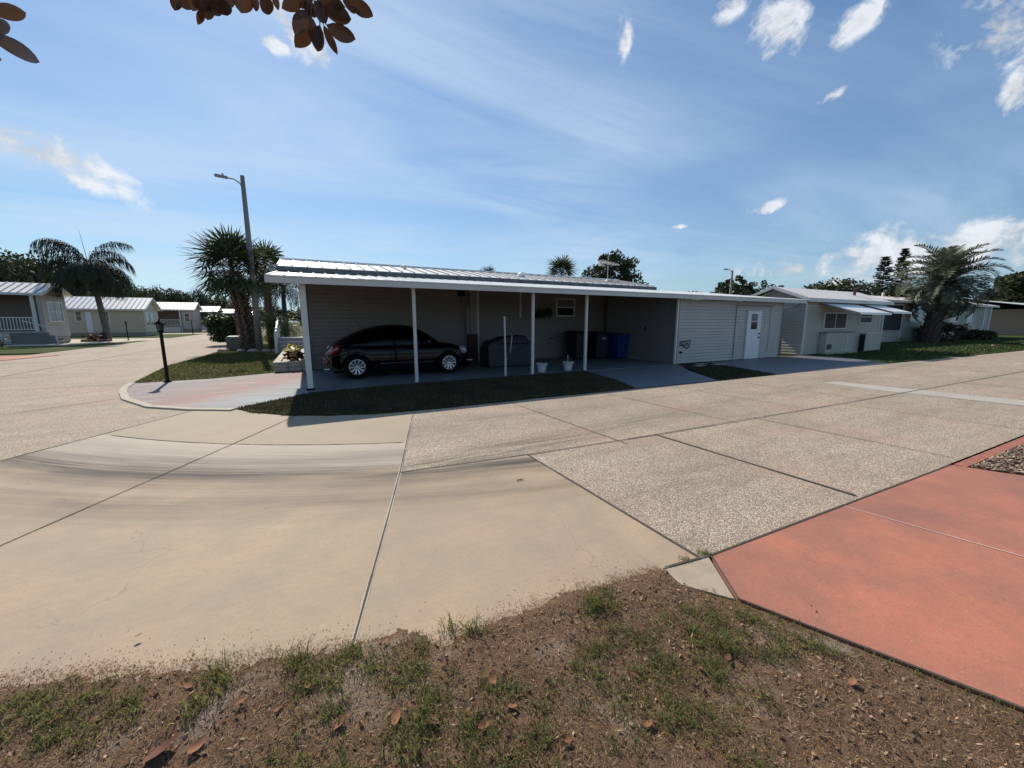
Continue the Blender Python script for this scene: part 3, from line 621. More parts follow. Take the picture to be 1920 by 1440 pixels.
tag(link('pebbles', np_mesh('pebbles', V, F, True), PEBM), 'brown and white river pebbles filling the bed beside the salmon driveway', 'pebbles', kind='stuff')
BRICKR = paint('red edging brick', (.34, .13, .08), .85, .25, 9, .3, 60, obj=False)
bk = None
pe = [Vector((6.36, -8.70, 0)), Vector((7.25, -8.74, 0)), Vector((14, -8.92, 0))]
thing_b = None
pos = 6.5
while pos < 11.5:
    y = -8.735-(pos-6.5)*.022
    if thing_b is None:
        thing_b = MB().box(-.098, .098, -.05, .05, 0, .016).build('edging_brick', BRICKR, bevel=.004)
        o = thing_b
    else:
        o = thing_b.copy(); COL.objects.link(o)
    o.location = (pos, y, .002); o.rotation_euler = (random.uniform(-.02, .02), 0, -.022+random.uniform(-.02, .02))
    tag(o, 'red edging brick in the row between the pebble bed and the street', 'brick', 'edging bricks along the pebble bed'); pos += .205

# ------------------------------------------------------------------ building helpers
def siding(mb, p0, p1, z0, z1, lap=.13, out=(0, -1), depth=.030, m=0, top=None):
    """lap siding along p0->p1 with saw-tooth section; top(x,y) limits height for gables"""
    p0, p1 = Vector(p0), Vector(p1); o = Vector(out)*depth; z = z0
    while z < z1-1e-4:
        zt = min(z+lap, z1)
        a, b_ = p0, p1
        if top:
            a, b_ = top(zt)
            if (b_-a).length < .02: break
        oi = Vector(out); A, B = a+oi*depth, b_+oi*depth; C, D_ = b_+oi*depth*.45, a+oi*depth*.45; E_, F_ = b_-oi*.003, a-oi*.003; zs = zt-.026
        mb.add([(A.x, A.y, z), (B.x, B.y, z), (C.x, C.y, zs), (D_.x, D_.y, zs), (E_.x, E_.y, zs), (F_.x, F_.y, zs), (E_.x, E_.y, zt), (F_.x, F_.y, zt), (B.x, B.y, zt), (A.x, A.y, zt)],
               [(0, 1, 2, 3), (3, 2, 4, 5), (5, 4, 6, 7), (7, 6, 8, 9)], m)
        z = zt
    return mb
def ribbed(mb, x0, x1, ya, za, yb, zb, step=.4, rib=.035, rw=.04, th=.03, along='x', rseam=False, m=0):
    """roof plane between line (ya,za) and (yb,zb), running x0..x1, ribs up the slope"""
    V = lambda x, y, z: (x, y, z) if along == 'x' else (y, x, z)
    mb.add([V(x0, ya, za-th), V(x1, ya, za-th), V(x1, yb, zb-th), V(x0, yb, zb-th), V(x0, ya, za), V(x1, ya, za), V(x1, yb, zb), V(x0, yb, zb)],
           [(3, 2, 1, 0), (4, 5, 6, 7), (0, 1, 5, 4), (1, 2, 6, 5), (2, 3, 7, 6), (3, 0, 4, 7)], m)
    if rseam: m = 1
    n = int(round((x1-x0)/step)); dx = (x1-x0)/n
    for i in range(n+1):
        x = x0+i*dx; x = min(max(x, x0+rw/2), x1-rw/2)
        a0, a1 = x-rw/2, x+rw/2
        mb.add([V(a0, ya, za+.001), V(a1, ya, za+.001), V(a1, yb, zb+.001), V(a0, yb, zb+.001), V(a0+.006, ya, za+rib), V(a1-.006, ya, za+rib), V(a1-.006, yb, zb+rib), V(a0+.006, yb, zb+rib)],
               [(4, 5, 6, 7), (0, 1, 5, 4), (1, 2, 6, 5), (2, 3, 7, 6), (3, 0, 4, 7)], m)
def window(parent, x0, x1, z0, z1, y, out=-1, frame=WINW, pane=DARKG, sash=True, axis='y', fw=.05, name='window', split=False, blind=False):
    """window set on a wall at y (axis='y') facing out; axis 'x' swaps"""
    def B(mb, a0, a1, d0, d1, c0, c1, m=0):
        d0, d1 = sorted((y+out*d0, y+out*d1))
        if axis == 'y': mb.box(a0, a1, d0, d1, c0, c1, m)
        else: mb.box(d0, d1, a0, a1, c0, c1, m)
    f = MB(); B(f, x0, x0+fw, .006, .06, z0, z1); B(f, x1-fw, x1, .006, .06, z0, z1); B(f, x0+fw, x1-fw, .006, .06, z0, z0+fw); B(f, x0+fw, x1-fw, .006, .06, z1-fw, z1)
    zm = (z0+z1)/2
    if sash: B(f, x0+fw, x1-fw, .018, .056, zm-.02, zm+.02)
    if split: B(f, (x0+x1)/2-.02, (x0+x1)/2+.02, .018, .057, z0+fw, z1-fw)
    w_ = f.build(name, frame, parent)
    p = MB(); B(p, x0+fw*.6, x1-fw*.6, .008, .036, z0+fw*.6, z1-fw*.6); p.build('pane', pane, w_)
    if blind:
        p = MB(); B(p, x0+fw, x1-fw, .038, .044, zm+.02, z1-fw); p.build('blind', BLIND, w_)
    return w_

# ------------------------------------------------------------------ the grey mobile home behind the carport
home = thing('mobile_home', 'long grey mobile home with low white ribbed metal roof behind the carport', 'mobile home', (7, 6.5, 0))
wl = MB(); siding(wl, (.07, 4.3), (15.1, 4.3), .55, 3.05); wl.box(.07, 15.1, 4.305, 9.0, .5, 3.2)
siding(wl, (.07, 9.0), (.07, 4.3), .55, 3.05, out=(-1, 0)); siding(wl, (15.1, 4.3), (15.1, 9.0), .55, 3.05, out=(1, 0))
wl.build('wall', SIDEB, home)
sk = MB(); sk.box(.09, 15.08, 4.33, 8.97, -.02, .52)
x = .07
while x < 15.0: sk.box(x+.01, x+.085, 4.305, 4.33, 0, .5); x += .11
sk.build('skirting', SKIRT, home)
mb = MB(); ribbed(mb, -.65, 15.3, 4.05, 3.29, 6.7, 3.82, .42, rseam=True); ribbed(mb, -.65, 15.3, 9.35, 3.29, 6.7, 3.82, .42, rseam=True)
mb.bar((-.66, 6.7, 3.845), (15.31, 6.7, 3.845), .22, .05); mb.build('roof', [ROOFW, SEAM], home)
mb = MB()
for x in (-.62, 15.27): mb.add([(x, 4.1, 3.06), (x, 9.3, 3.06), (x, 9.3, 3.25), (x, 6.7, 3.78), (x, 4.1, 3.25)], [(0, 1, 2, 3, 4)])
mb.add([(-.6, 4.06, 3.06), (15.25, 4.06, 3.06), (15.25, 4.3, 3.06), (-.6, 4.3, 3.06)], [(0, 1, 2, 3)])
mb.build('gable_panel', SIDEB, home)
mb = MB(); mb.box(-.67, 15.32, 3.93, 4.045, 3.06, 3.262)
mb.build('gutter', MILDEW, home, bevel=.01)
MB().box(.0, .068, 4.22, 4.265, 0, 3.05).build('corner_trim', WHITE, home); MB().box(5.95, 6.03, 4.19, 4.268, 0, 2.98).build('joint_trim', WHITE, home)
window(home, 9.68, 10.67, 1.82, 2.60, 4.3, pane=DARKG, blind=True)
mb = MB(); mb.box(7.88, 7.95, 4.25, 4.283, 1.75, 2.95); mb.build('pipe', PVC, home)
mb = MB(); mb.box(5.62, 5.90, 4.05, 4.28, 1.12, 2.98); mb.box(5.48, 5.62, 4.10, 4.28, 1.12, 2.15); mb.build('meter_column', SKIRT, home, bevel=.01)
mb = MB(); mb.box(5.55, 5.92, 4.08, 4.28, .03, 1.12); mb.build('meter_base', BROWNW, home)
mb = MB(); mb.box(5.22, 5.44, 4.12, 4.28, 2.55, 2.8); mb.tube([(5.33, 4.2, 2.55), (5.33, 4.2, 2.35)], .012); mb.build('floodlight', BLACKM, home)
mb = MB(); mb.box(9.42, 9.56, 4.24, 4.283, .85, .93); mb.build('outlet_box', BLACKP, home)
mb = MB(); mb.lathe([(.05, 0), (.05, .12), (.11, .12), (.11, .16), (.0, .2)], (3.55, 5.6, 3.57), 12); mb.build('roof_vent', ROOFG, home)
mb = MB(); mb.lathe([(.11, -.05), (.12, .06), (.19, .08), (.18, .16), (.10, .22), (.0, .24)], (8.6, 5.4, 3.52), 14); mb.build('roof_vent', ROOFW, home)
mb = MB(); mb.lathe([(.10, -.05), (.11, .05), (.20, .06), (.16, .14), (.0, .17)], (13.4, 5.2, 3.5), 14); mb.build('roof_vent', ROOFG, home)
an = thing('tv_antenna', 'thin silver television antenna standing on the home roof', 'antenna', (14.6, 6.7, 3.8))
mb = MB(); mb.tube([(14.6, 6.7, 3.75), (14.6, 6.7, 4.75)], .016, 6); mb.build('mast', PVC, an)
mb = MB(); mb.tube([(13.7, 6.5, 4.72), (15.6, 6.9, 4.66)], .014, 6)
for k in range(9):
    x = 13.75+k*.2; L_ = .42-.025*k; mb.tube([(x, 6.5+k*.043-L_, 4.72-.006*k), (x, 6.5+k*.043+L_, 4.72-.006*k)], .006, 4)
mb.box(13.85, 14.0, 6.45, 6.6, 4.5, 4.68); mb.build('boom', PVC, an)
st_ = thing('entry_steps', 'grey entry steps with white baluster railing beside the home end', 'steps', (-.8, 14, 0))
mb = MB()
for k in range(4): mb.box(-1.35, -.05, 12.6+k*.32, 15.2, 0 if k == 0 else .19*k, .19*(k+1))
mb.build('treads', paint('grey step boards', (.28, .28, .28), .8, .15), st_)
for xs in (-1.4, -.15):
    mb = MB(); mb.bar((xs, 12.4, .95), (xs, 15.2, 1.75), .06, .05); mb.bar((xs, 12.4, .25), (xs, 15.2, .95), .05, .05)
    for k in range(22): y = 12.45+k*.13; zb = .25+.25*(y-12.4); mb.bar((xs, y, zb), (xs, y, zb+.74), .03, .03, up=(1, 0, 0))
    for y, z in ((12.4, 1.05), (15.2, 1.85)): mb.box(xs-.05, xs+.05, y-.05, y+.05, 0, z)
    mb.build('railing', WHITE, st_)

# ------------------------------------------------------------------ carport
cp = thing('carport', 'open white aluminium carport along the grey mobile home', 'carport', (5.8, 2, 0))
mb = MB(); ribbed(mb, -.64, 19.0, -.28, 2.555, 3.9, 3.085, .32, .03, .035, .05); ribbed(mb, 19.004, 20.1, -.28, 2.555, .30, 2.63, .32, .03, .035, .05); mb.build('roof', ROOFW, cp)
mb = MB()
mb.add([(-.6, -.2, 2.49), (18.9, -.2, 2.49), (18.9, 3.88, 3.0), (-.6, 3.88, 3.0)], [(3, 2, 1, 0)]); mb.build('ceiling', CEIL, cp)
mb = MB(); mb.box(-.66, 20.12, -.36, -.284, 2.41, 2.56); mb.box(-.66, 20.12, -.375, -.36, 2.535, 2.565); mb.box(-.66, 20.12, -.37, -.36, 2.41, 2.43)
mb.add([(-.665, -.28, 2.39), (-.665, 3.9, 2.92), (-.665, 3.9, 3.11), (-.665, -.28, 2.58)], [(0, 1, 2, 3)]); mb.add([(-.645, -.28, 2.39), (-.645, 3.9, 2.92), (-.645, 3.9, 3.11), (-.645, -.28, 2.58)], [(3, 2, 1, 0)])
for x in (2.9, 6.1, 9.4, 12.6, 15.8): mb.box(x, x+.012, -.364, -.36, 2.42, 2.56)
mb.build('fascia', FASCIA, cp)
for i_, (x, w_) in enumerate(((.02, .12), (2.50, .075), (6.01, .075), (7.99, .075), (12.18, .075))):
    mb = MB(); mb.box(x-w_/2, x+w_/2, -w_/2, w_/2, .03, 2.50)
    if i_ == 0: mb.box(x-.045, x+.045, w_/2+.03, w_/2+.1, .03, 2.38)
    mb.build('post', WHITE, cp, bevel=.006)
mb = MB(); mb.box(-.07, .11, -.09, .07, .03, .07); mb.build('post_foot', BLACKM, cp)
mb = MB(); mb.box(-.1, -.02, 3.72, 3.80, .03, 2.78); mb.build('post', WHITE, cp, bevel=.006)

# ------------------------------------------------------------------ storage shed at the carport's right end
sh = thing('storage_shed', 'pale grey lap sided storage shed with white door under the carport roof', 'shed', (15.5, 2, 0))
mb = MB(); siding(mb, (12.30, 0), (15.62, 0), .04, 2.41, .1185); siding(mb, (15.70, -.0), (18.87, -.0), .04, 2.41, .1185)
mb.box(12.28, 18.88, .004, 3.9, .02, 2.42); siding(mb, (18.88, 0), (18.88, 3.9), .04, 2.41, .134, out=(1, 0)); mb.build('wall', SIDES, sh)
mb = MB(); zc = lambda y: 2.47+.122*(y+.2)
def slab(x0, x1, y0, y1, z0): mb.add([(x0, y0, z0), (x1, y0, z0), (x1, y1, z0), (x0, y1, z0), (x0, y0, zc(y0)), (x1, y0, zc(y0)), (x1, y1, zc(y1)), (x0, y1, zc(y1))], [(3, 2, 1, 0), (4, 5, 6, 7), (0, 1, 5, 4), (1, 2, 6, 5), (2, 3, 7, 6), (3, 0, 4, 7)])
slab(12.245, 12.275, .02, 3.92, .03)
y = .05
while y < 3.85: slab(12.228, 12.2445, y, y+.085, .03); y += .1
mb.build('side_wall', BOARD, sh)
mb = MB(); mb.box(12.20, 12.245, 1.50, 1.56, 1.24, 1.42); mb.build('wall_hook', BLACKM, sh)
for (a_, b_, c_, d_) in ((12.25, 12.30, .03, 2.40), (15.62, 15.70, .03, 2.3), (17.99, 18.03, .3, 2.25), (18.885, 18.925, .03, 2.41)): MB().box(a_, b_, -.042, .003 if a_ != 17.99 else -.031, c_, d_).build('corner_trim' if a_ in (12.25, 18.885) else 'panel_trim', SIDES, sh)
mb = MB(); mb.box(15.6, 18.1, -.048, -.031, 2.22, 2.27); mb.box(15.585, 15.62, -.04, -.003, .03, 2.22); mb.build('trim_line', BOARD, sh)
dr = MB(); dr.box(16.30, 17.36, -.045, -.004, .02, 2.09); dr.build('door_frame', SIDES, sh)
dr = MB(); dr.box(16.36, 17.30, -.062, -.046, .04, 2.03); d_ = dr.build('door', DOORW, sh, bevel=.004)
for (a, b_) in ((1.28, 1.58), (1.63, 1.92)):
    p = MB(); p.box(16.60, 17.04, -.068, -.0625, a, b_); p.build('pane', DARKG, d_)
    p = MB(); p.box(16.55, 17.09, -.066, -.0625, a-.03, a-.003); p.box(16.55, 17.09, -.066, -.0625, b_+.003, b_+.03); p.box(16.55, 16.597, -.066, -.0625, a, b_); p.box(17.043, 17.09, -.066, -.0625, a, b_); p.build('window_frame', DOORW, d_)
for zz_ in (.94, 1.09): p = MB(); p.ell((17.2, -.085, zz_), (.035, .03, .035)); p.build('door_knob', BLACKM, d_, smooth=True)
mb = MB(); mb.tube([(19.72, -.28, 2.42), (19.72, -.25, 2.30), (19.5, -.12, 2.22), (19.1, -.06, 2.17), (18.97, -.05, 2.08), (18.94, -.05, 1.6), (18.94, -.05, .05)], .035, 8); mb.build('downspout', BOARD, sh, smooth=True)
hb = thing('hose_hanger', 'black wire hose hanger with tap on the pale shed corner', 'hose hanger', (12.5, -.03, .6))
mb = MB(); z0 = -.055
mb.tube([(12.38, z0, .86), (12.62, z0, .88), (12.92, z0, .91), (12.86, z0, .66), (12.78, z0, .58), (12.6, z0, .68), (12.45, z0, .72), (12.38, z0, .70), (12.38, z0, .86)], .014, 6)
mb.tube([(12.47, z0-.01, .86), (12.47, z0-.01, .70)], .014, 6); mb.tube([(12.56, z0-.01, .87), (12.56, z0-.01, .68), (12.8, z0-.01, .80), (12.62, z0-.01, .84)], .012, 6); mb.tube([(12.68, z0-.02, .80), (12.76, z0-.02, .66)], .010, 6)
mb.build('wire_frame', BLACKM, hb)
mb = MB(); mb.ell((12.42, -.07, .46), (.05, .06, .035)); mb.tube([(12.42, -.01, .47), (12.42, -.1, .47), (12.42, -.12, .42)], .015, 6); mb.build('tap', BLACKM, hb, smooth=True)
for (x, y, a_) in ((13.0, -.55, .2), (13.35, -.95, .1), (12.4, -.9, .1)):
    o = MB().box(-.22, .22, -.14, .14, 0, .03).build('paving_stone', WALKC, bevel=.008); o.location = (x, y, .021); o.rotation_euler.z = a_
    tag(o, {13.0: 'pale paving stone nearest the shed wall in the turf wedge', 13.35: 'pale paving stone in the middle of the turf wedge', 12.4: 'pale paving stone beside the grey carport driveway'}[x], 'paving stone')

# ------------------------------------------------------------------ black rounded hatchback
CARP = paint('black car paint', (.002, .002, .0035), .12, .1, 3, spec=.28)
CARG = paint('tinted car glass', (.0015, .0015, .002), .05, .1, 3, spec=.22)
TYRE = paint('tyre rubber', (.006, .006, .006), .9, .2, 9, spec=.1)
RIM = paint('silver alloy', (.62, .62, .63), .3, .05, 5, metal=.7)
CHROME = paint('bright chrome', (.6, .6, .6), .15, .03, 5, metal=1)
TAIL = paint('red tail lamp', (.22, .008, .012), .12, .1, 5, spec=.8, coat=1)
LAMPC = paint('clear lamp lens', (.30, .31, .32), .1, .1, 5, spec=.9, coat=1)
def build_car(loc):
    car = thing('parked_car', 'black rounded two door hatchback parked in the carport shade', 'car', loc)
    WX = (-1.37, 1.26); WR = .33
    def interp(x, pts):
        xs, zs = zip(*pts); return float(np.interp(x, xs, zs))
    def smoothp(pts, n=200):          # catmull style smoothing through dense resample + box blur
        xs = np.linspace(pts[0][0], pts[-1][0], n); zs = np.interp(xs, *zip(*pts)); k = np.ones(9)/9
        zp = np.pad(zs, 4, mode='edge'); zs2 = np.convolve(zp, k, 'valid'); zs2[0], zs2[-1] = zs[0], zs[-1]
        return list(zip(xs, zs2))
    low = smoothp([(-2.14, .62), (-2.10, .74), (-2.0, .84), (-1.8, .97), (-1.6, 1.03), (-1.3, 1.05), (-.6, 1.02), (.4, .98), (.9, .97), (1.2, .95), (1.5, .90), (1.75, .82), (1.95, .70), (2.08, .58), (2.14, .46)])
    roof = smoothp([(-2.02, .86), (-1.85, 1.0), (-1.6, 1.14), (-1.3, 1.28), (-1.0, 1.385), (-.7, 1.45), (-.35, 1.485), (0, 1.485), (.25, 1.45), (.5, 1.36), (.75, 1.22), (1.0, 1.06), (1.12, .97)])
    def width(x):
        e = 1-abs(x/2.16)**5; return .875*max(e, .0)**.5*.97+.015
    def zbot(x):
        z = .20+.06*max(0, (abs(x)-1.7)/.4)
        for wx in WX:
            d = abs(x-wx)
            if d < .375: z = max(z, .33+math.sqrt(.375**2-d*d))
        return z
    xs = np.concatenate([np.linspace(-2.14, -1.78, 18), np.linspace(-1.76, -.98, 42), np.linspace(-.95, .84, 22), np.linspace(.87, 1.65, 40), np.linspace(1.66, 2.14, 22)])
    nz_ = 18; body = MB(); rows = []
    for x in xs:
        W = width(x); zt = interp(x, low); zb = min(zbot(x), zt-.02); row = []
        fl = max([math.exp(-((x-wx)/.42)**2) for wx in WX])
        for j in range(nz_):
            s_ = j/(nz_-1)
            if s_ < .55: z = zb+(max(.66, zb+.02)-zb)*s_/.55 if zt > .7 else zb+(zt-zb)*.6*s_/.55
            else:
                zl = max(.66, zb+.02) if zt > .7 else zb+(zt-zb)*.6
                z = zl+(zt-zl)*math.sin((s_-.55)/.45*math.pi/2)
            hsh = .62
            if s_ < .55: y = W*(1-.05*((z-.5)/.35)**2)*(.96+.05*fl)
            else:
                q = (s_-.55)/.45; y = W*(.96+.05*fl)*math.cos(q*math.pi/2)**.42
            row.append((x, y, z))
        rows.append(row)
    for sgn in (1, -1):
        b0 = len(body.v)
        for row in rows: body.v += [(p[0], p[1]*sgn, p[2]) for p in row]
        for i in range(len(rows)-1):
            for j in range(nz_-1):
                a = b0+i*nz_+j; f = (a, a+nz_, a+nz_+1, a+1)
                body.f.append(f if sgn < 0 else f[::-1]); body.m.append(0)
    body.box(-1.95, 1.95, -.78, .78, .18, .34)
    for e in (0, -1):       # close the nose and tail
        r = rows[e]; pts = [(p[0], -p[1], p[2]) for p in r]+[(p[0], p[1], p[2]) for p in r[::-1]]
        body.add(pts, [tuple(range(len(pts)))])
    bo = body.build('body', CARP, car, smooth=True, world=False)
    # cabin shell
    cab = {'roof': MB(), 'side_window': MB(), 'side_window22': MB(), 'side_window222': MB(), 'side_window2': MB(), 'windshield': MB(), 'rear_window': MB()}
    cx = np.linspace(-2.0, 1.12, 66); nj = 16; R_ = []
    for x in cx:
        zr = interp(x, roof); zb = .90; e = 1-abs((x+.45)/1.66)**4; wb = .80*max(e, .02)**.5; hh = zr-zb; row = []
        for j in range(nj):
            a = j/(nj-1)*math.pi/2; y = wb*(math.cos(a)**.62)*(1-.16*math.sin(a)); z = zb+max(hh, .01)*math.sin(a)**.85
            row.append((x, y, z))
        R_.append(row)
    for sgn in (1, -1):
        for i in range(len(cx)-1):
            for j in range(nj-1):
                q = [R_[i][j], R_[i+1][j], R_[i+1][j+1], R_[i][j+1]]; xm = sum(p[0] for p in q)/4; zm = sum(p[2] for p in q)/4
                q = [(p[0], p[1]*sgn, p[2]) for p in q]; zr = interp(xm, roof)
                side = 2 < j+0 and j <= 8
                if -1.25 < xm < .62 and 1 <= j <= 7 and not (-.10 < xm < -.04): k = ('side_window' if sgn < 0 else 'side_window2') if xm > -.07 else ('side_window22' if sgn < 0 else 'side_window222')
                elif xm > .42 and j > 7: k = 'windshield'
                elif xm < -1.0 and j > 8 and xm > -1.75: k = 'rear_window'
                else: k = 'roof'
                cab[k].add(q, [(0, 1, 2, 3) if sgn < 0 else (3, 2, 1, 0)])
    for k, m_ in cab.items(): m_.build(k.rstrip('2'), CARP if k == 'roof' else CARG, car, smooth=True, world=False)
    for sgn in (-1, 1):
        Ry = Matrix.Rotation(R(38), 3, 'Y')
        MB().ell((-1.90, .66*sgn, .80), (.17, .10, .11), 14, 10, rot=Matrix.Rotation(R(-45), 3, 'Y')).build('taillight', TAIL, car, smooth=True, world=False)
        MB().ell((-1.96, .66*sgn, .72), (.07, .07, .05), 12, 8).build('reversing_lamp', LAMPC, car, smooth=True, world=False)
        MB().ell((1.79, .63*sgn, .70), (.15, .12, .12), 14, 10, rot=Ry).build('headlight', LAMPC, car, smooth=True, world=False)
        m_ = MB().ell((.58, .93*sgn, .99), (.07, .10, .075), 12, 8); mi = m_.build('door_mirror', CARP, car, smooth=True, world=False)
        MB().ell((.63, .95*sgn, 1.0), (.045, .05, .035), 10, 6).build('mirror_lamp', CHROME, mi, smooth=True, world=False)
        MB().tube([(-.30, .885*sgn, .80), (-.28, .905*sgn, .80), (-.12, .905*sgn, .80), (-.10, .885*sgn, .80)], .012, 6).build('door_handle', CHROME, car, world=False)
        MB().tube([(-.75, .872*sgn, .40), (.8, .872*sgn, .40)], .012, 6).build('side_trim', CHROME, car, world=False)
        MB().tube([(-.42, .878*sgn, .42), (-.44, .89*sgn, .7), (-.40, .84*sgn, .93)], .004, 4).build('door_gap', BLACKP, car, world=False)
        for wx in WX:
            wh = bpy.data.objects.new('wheel', None); COL.objects.link(wh); wh.parent = car; wh.location = (wx, .79*sgn, .33)
            ty = MB(); n = 40; pr = [(.215, -.10), (.30, -.105), (.325, -.09), (.33, -.05), (.33, .05), (.325, .09), (.30, .105), (.215, .10)]
            for r, yy in pr:
                for k in range(n): t = 6.28318*k/n; ty.v.append((r*math.cos(t), yy, r*math.sin(t)))
            for i in range(len(pr)-1):
                for k in range(n): ty.f.append((i*n+k, i*n+(k+1) % n, (i+1)*n+(k+1) % n, (i+1)*n+k)); ty.m.append(0)
            link('tyre', ty.mesh('tyre', True), TYRE, wh, False)
            rm = MB(); yo = .095*sgn
            for k in range(n):
                t, t2 = 6.28318*k/n, 6.28318*(k+1)/n
                for (ra, ya, rb, yb) in ((.218, yo, .198, yo+.006*sgn), (.198, yo+.006*sgn, .196, yo-.05*sgn)):
                    rm.add([(ra*math.cos(t), ya, ra*math.sin(t)), (ra*math.cos(t2), ya, ra*math.sin(t2)), (rb*math.cos(t2), yb, rb*math.sin(t2)), (rb*math.cos(t), yb, rb*math.sin(t))], [(0, 1, 2, 3)])
            for k in range(10):
                t = 6.28318*k/10
                for dt in (-.055, .055):
                    rm.bar((.04*math.cos(t), yo-.02*sgn, .04*math.sin(t)), (.205*math.cos(t+dt*1.5), yo-.005*sgn, .205*math.sin(t+dt*1.5)), .018, .016, up=(0, 1, 0))
            rm.ell((0, yo-.01*sgn, 0), (.045, .02, .045), 12, 6)
            link('rim', rm.mesh('rim'), RIM, wh, False)
            hb_ = MB(); b0 = len(hb_.v)
            for k in range(n): t = 6.28318*k/n; hb_.v.append((.205*math.cos(t), yo-.06*sgn, .205*math.sin(t)))
            hb_.f.append(tuple(range(n))); hb_.m.append(0); link('brake_disc', hb_.mesh('disc'), BLACKP, wh, False)
    MB().tube([(-1.05, 0, 1.38), (-1.36, 0, 1.68)], [.008, .004], 6).build('antenna', BLACKP, car, world=False)
    bb = MB(); 
    for k in range(20):
        a0, a1 = -1.2+2.4*k/20, -1.2+2.4*(k+1)/20
        f = lambda a, dx: (-2.16-dx+.32*(1-math.cos(a)), .80*math.sin(a)/math.sin(1.2))
        p, q = f(a0, 0), f(a1, 0); p2, q2 = f(a0, .03), f(a1, .03)
        bb.add([(p2[0], p2[1], .42), (q2[0], q2[1], .42), (q2[0], q2[1], .60), (p2[0], p2[1], .60)], [(0, 3, 2, 1)])
        bb.add([(p2[0], p2[1], .60), (q2[0], q2[1], .60), (q[0]+.1, q[1], .63), (p[0]+.1, p[1], .63)], [(0, 3, 2, 1)])
        bb.add([(p2[0], p2[1], .42), (q2[0], q2[1], .42), (q[0]+.12, q[1], .27), (p[0]+.12, p[1], .27)], [(0, 1, 2, 3)])
    bb.build('rear_bumper', CARP, car, smooth=True, world=False)
    for sgn in (-1, 1):
        MB().box(-2.155, -2.10, min(.52*sgn, .68*sgn), max(.52*sgn, .68*sgn), .47, .51).build('reflector', TAIL, car, world=False)
        MB().tube([(-2.05, .5*sgn, .27), (-2.18, .5*sgn, .26)], .03, 10).build('exhaust', CHROME, car, world=False)
    MB().box(1.93, 2.17, -.5, .5, .33, .37).build('front_trim', CHROME, car, world=False)
    return car
build_car((2.56, 2.16, .03))

# ------------------------------------------------------------------ things under the carport
def bin_(loc, body, lid, label, rz=0, s=1):
    t = thing('wheeled_bin', label, 'bin', loc, rz, 'wheeled bins in the carport corner')
    mb = MB(); w0, w1, d0, d1 = .24*s, .30*s, .27*s, .36*s; h_ = .98*s
    mb.add([(-w0, -d0, .06), (w0, -d0, .06), (w0, d0, .06), (-w0, d0, .06), (-w1, -d1, h_), (w1, -d1, h_), (w1, d1, h_), (-w1, d1, h_)], [(3, 2, 1, 0), (4, 5, 6, 7), (0, 1, 5, 4), (1, 2, 6, 5), (2, 3, 7, 6), (3, 0, 4, 7)])
    mb.box(-w1-.02, w1+.02, -d1-.02, -d1+.02, h_-.08, h_-.01); mb.build('body', body, t, bevel=.02, world=False)
    mb = MB(); mb.add([(-w1-.03, -d1-.04, h_), (w1+.03, -d1-.04, h_), (w1+.03, d1+.02, h_), (-w1-.03, d1+.02, h_), (-w1, -d1, h_+.06), (w1, -d1, h_+.06), (w1, d1, h_+.1), (-w1, d1, h_+.1)], [(3, 2, 1, 0), (4, 5, 6, 7), (0, 1, 5, 4), (1, 2, 6, 5), (2, 3, 7, 6), (3, 0, 4, 7)])
    mb.build('lid', lid, t, bevel=.015, world=False)
    for sx in (-1, 1):
        mb = MB(); mb.tube([(sx*(w0-.01), d0+.02, .12), (sx*(w0+.05), d0+.02, .12)], .12, 16); mb.build('wheel', BLACKP, t, world=False)
    mb = MB(); mb.tube([(-w1+.04, d1+.06, h_-.03), (w1-.04, d1+.06, h_-.03)], .018, 8); mb.build('handle', BLACKP, t, world=False)
    return t
BLUE = paint('blue bin plastic', (.012, .032, .16), .4, .1, 4, obj=True); NAVY = paint('dark slate bin plastic', (.014, .018, .032), .45, .1, 4, obj=True); KHAKI = paint('black bin plastic', (.010, .011, .013), .5, .1, 4, obj=True)
bin_((11.80, 2.65, .03), BLUE, BLUE, 'bright blue wheeled bin against the board wall')
b2 = bin_((10.98, 3.0, .03), NAVY, NAVY, 'dark slate wheeled bin between the blue bin and the carport post', 0, 1.08)
MB().box(-.08, .10, -.405, -.398, .86, .90).build('bin_sticker', PVC, b2, world=False)
bin_((10.15, 3.3, .03), KHAKI, KHAKI, 'black wheeled bin half hidden behind the carport post', 0, 1.1)
# covered grill
gr = thing('covered_grill', 'large black covered grill behind the white carport post', 'grill', (6.4, 2.3, .03))
mb = MB(); prof = [(5.45, .03), (5.42, .7), (5.55, .92), (5.9, 1.0), (6.15, 1.08), (6.9, 1.12), (7.05, .95), (7.22, .85), (7.28, .03)]
n = len(prof); vs = [(x, 1.95+.05*(z > .9), z) for x, z in prof]+[(x, 2.7-.05*(z > .9), z) for x, z in prof]
mb.add(vs, [tuple(range(n))[::-1], tuple(range(n, 2*n))]+[(i, (i+1) % n, n+(i+1) % n, n+i) for i in range(n)]); mb.build('cover', BLACKP, gr, bevel=.05)
mb = MB(); mb.tube([(5.8, 1.90, 1.0), (5.8, 1.88, .85), (6.9, 1.88, .85), (6.9, 1.9, 1.0)], .015, 6); mb.build('handle_bar', BLACKM, gr)
o = MB().tube([(5.09, -.02, .03), (5.10, 0, .52), (5.105, 0, .53)], .030, 10).tube([(5.10, 0, .50), (5.10, 0, .54)], .04, 10).tube([(5.10, 0, .54), (5.08, .02, 1.70)], .025, 10).tube([(5.08, .02, 1.70), (5.08, .02, 1.74)], .034, 10)
tag(o.build('pvc_standpipe', PVC, smooth=False), 'thin white standpipe at the slab edge ending below the roof', 'pipe')
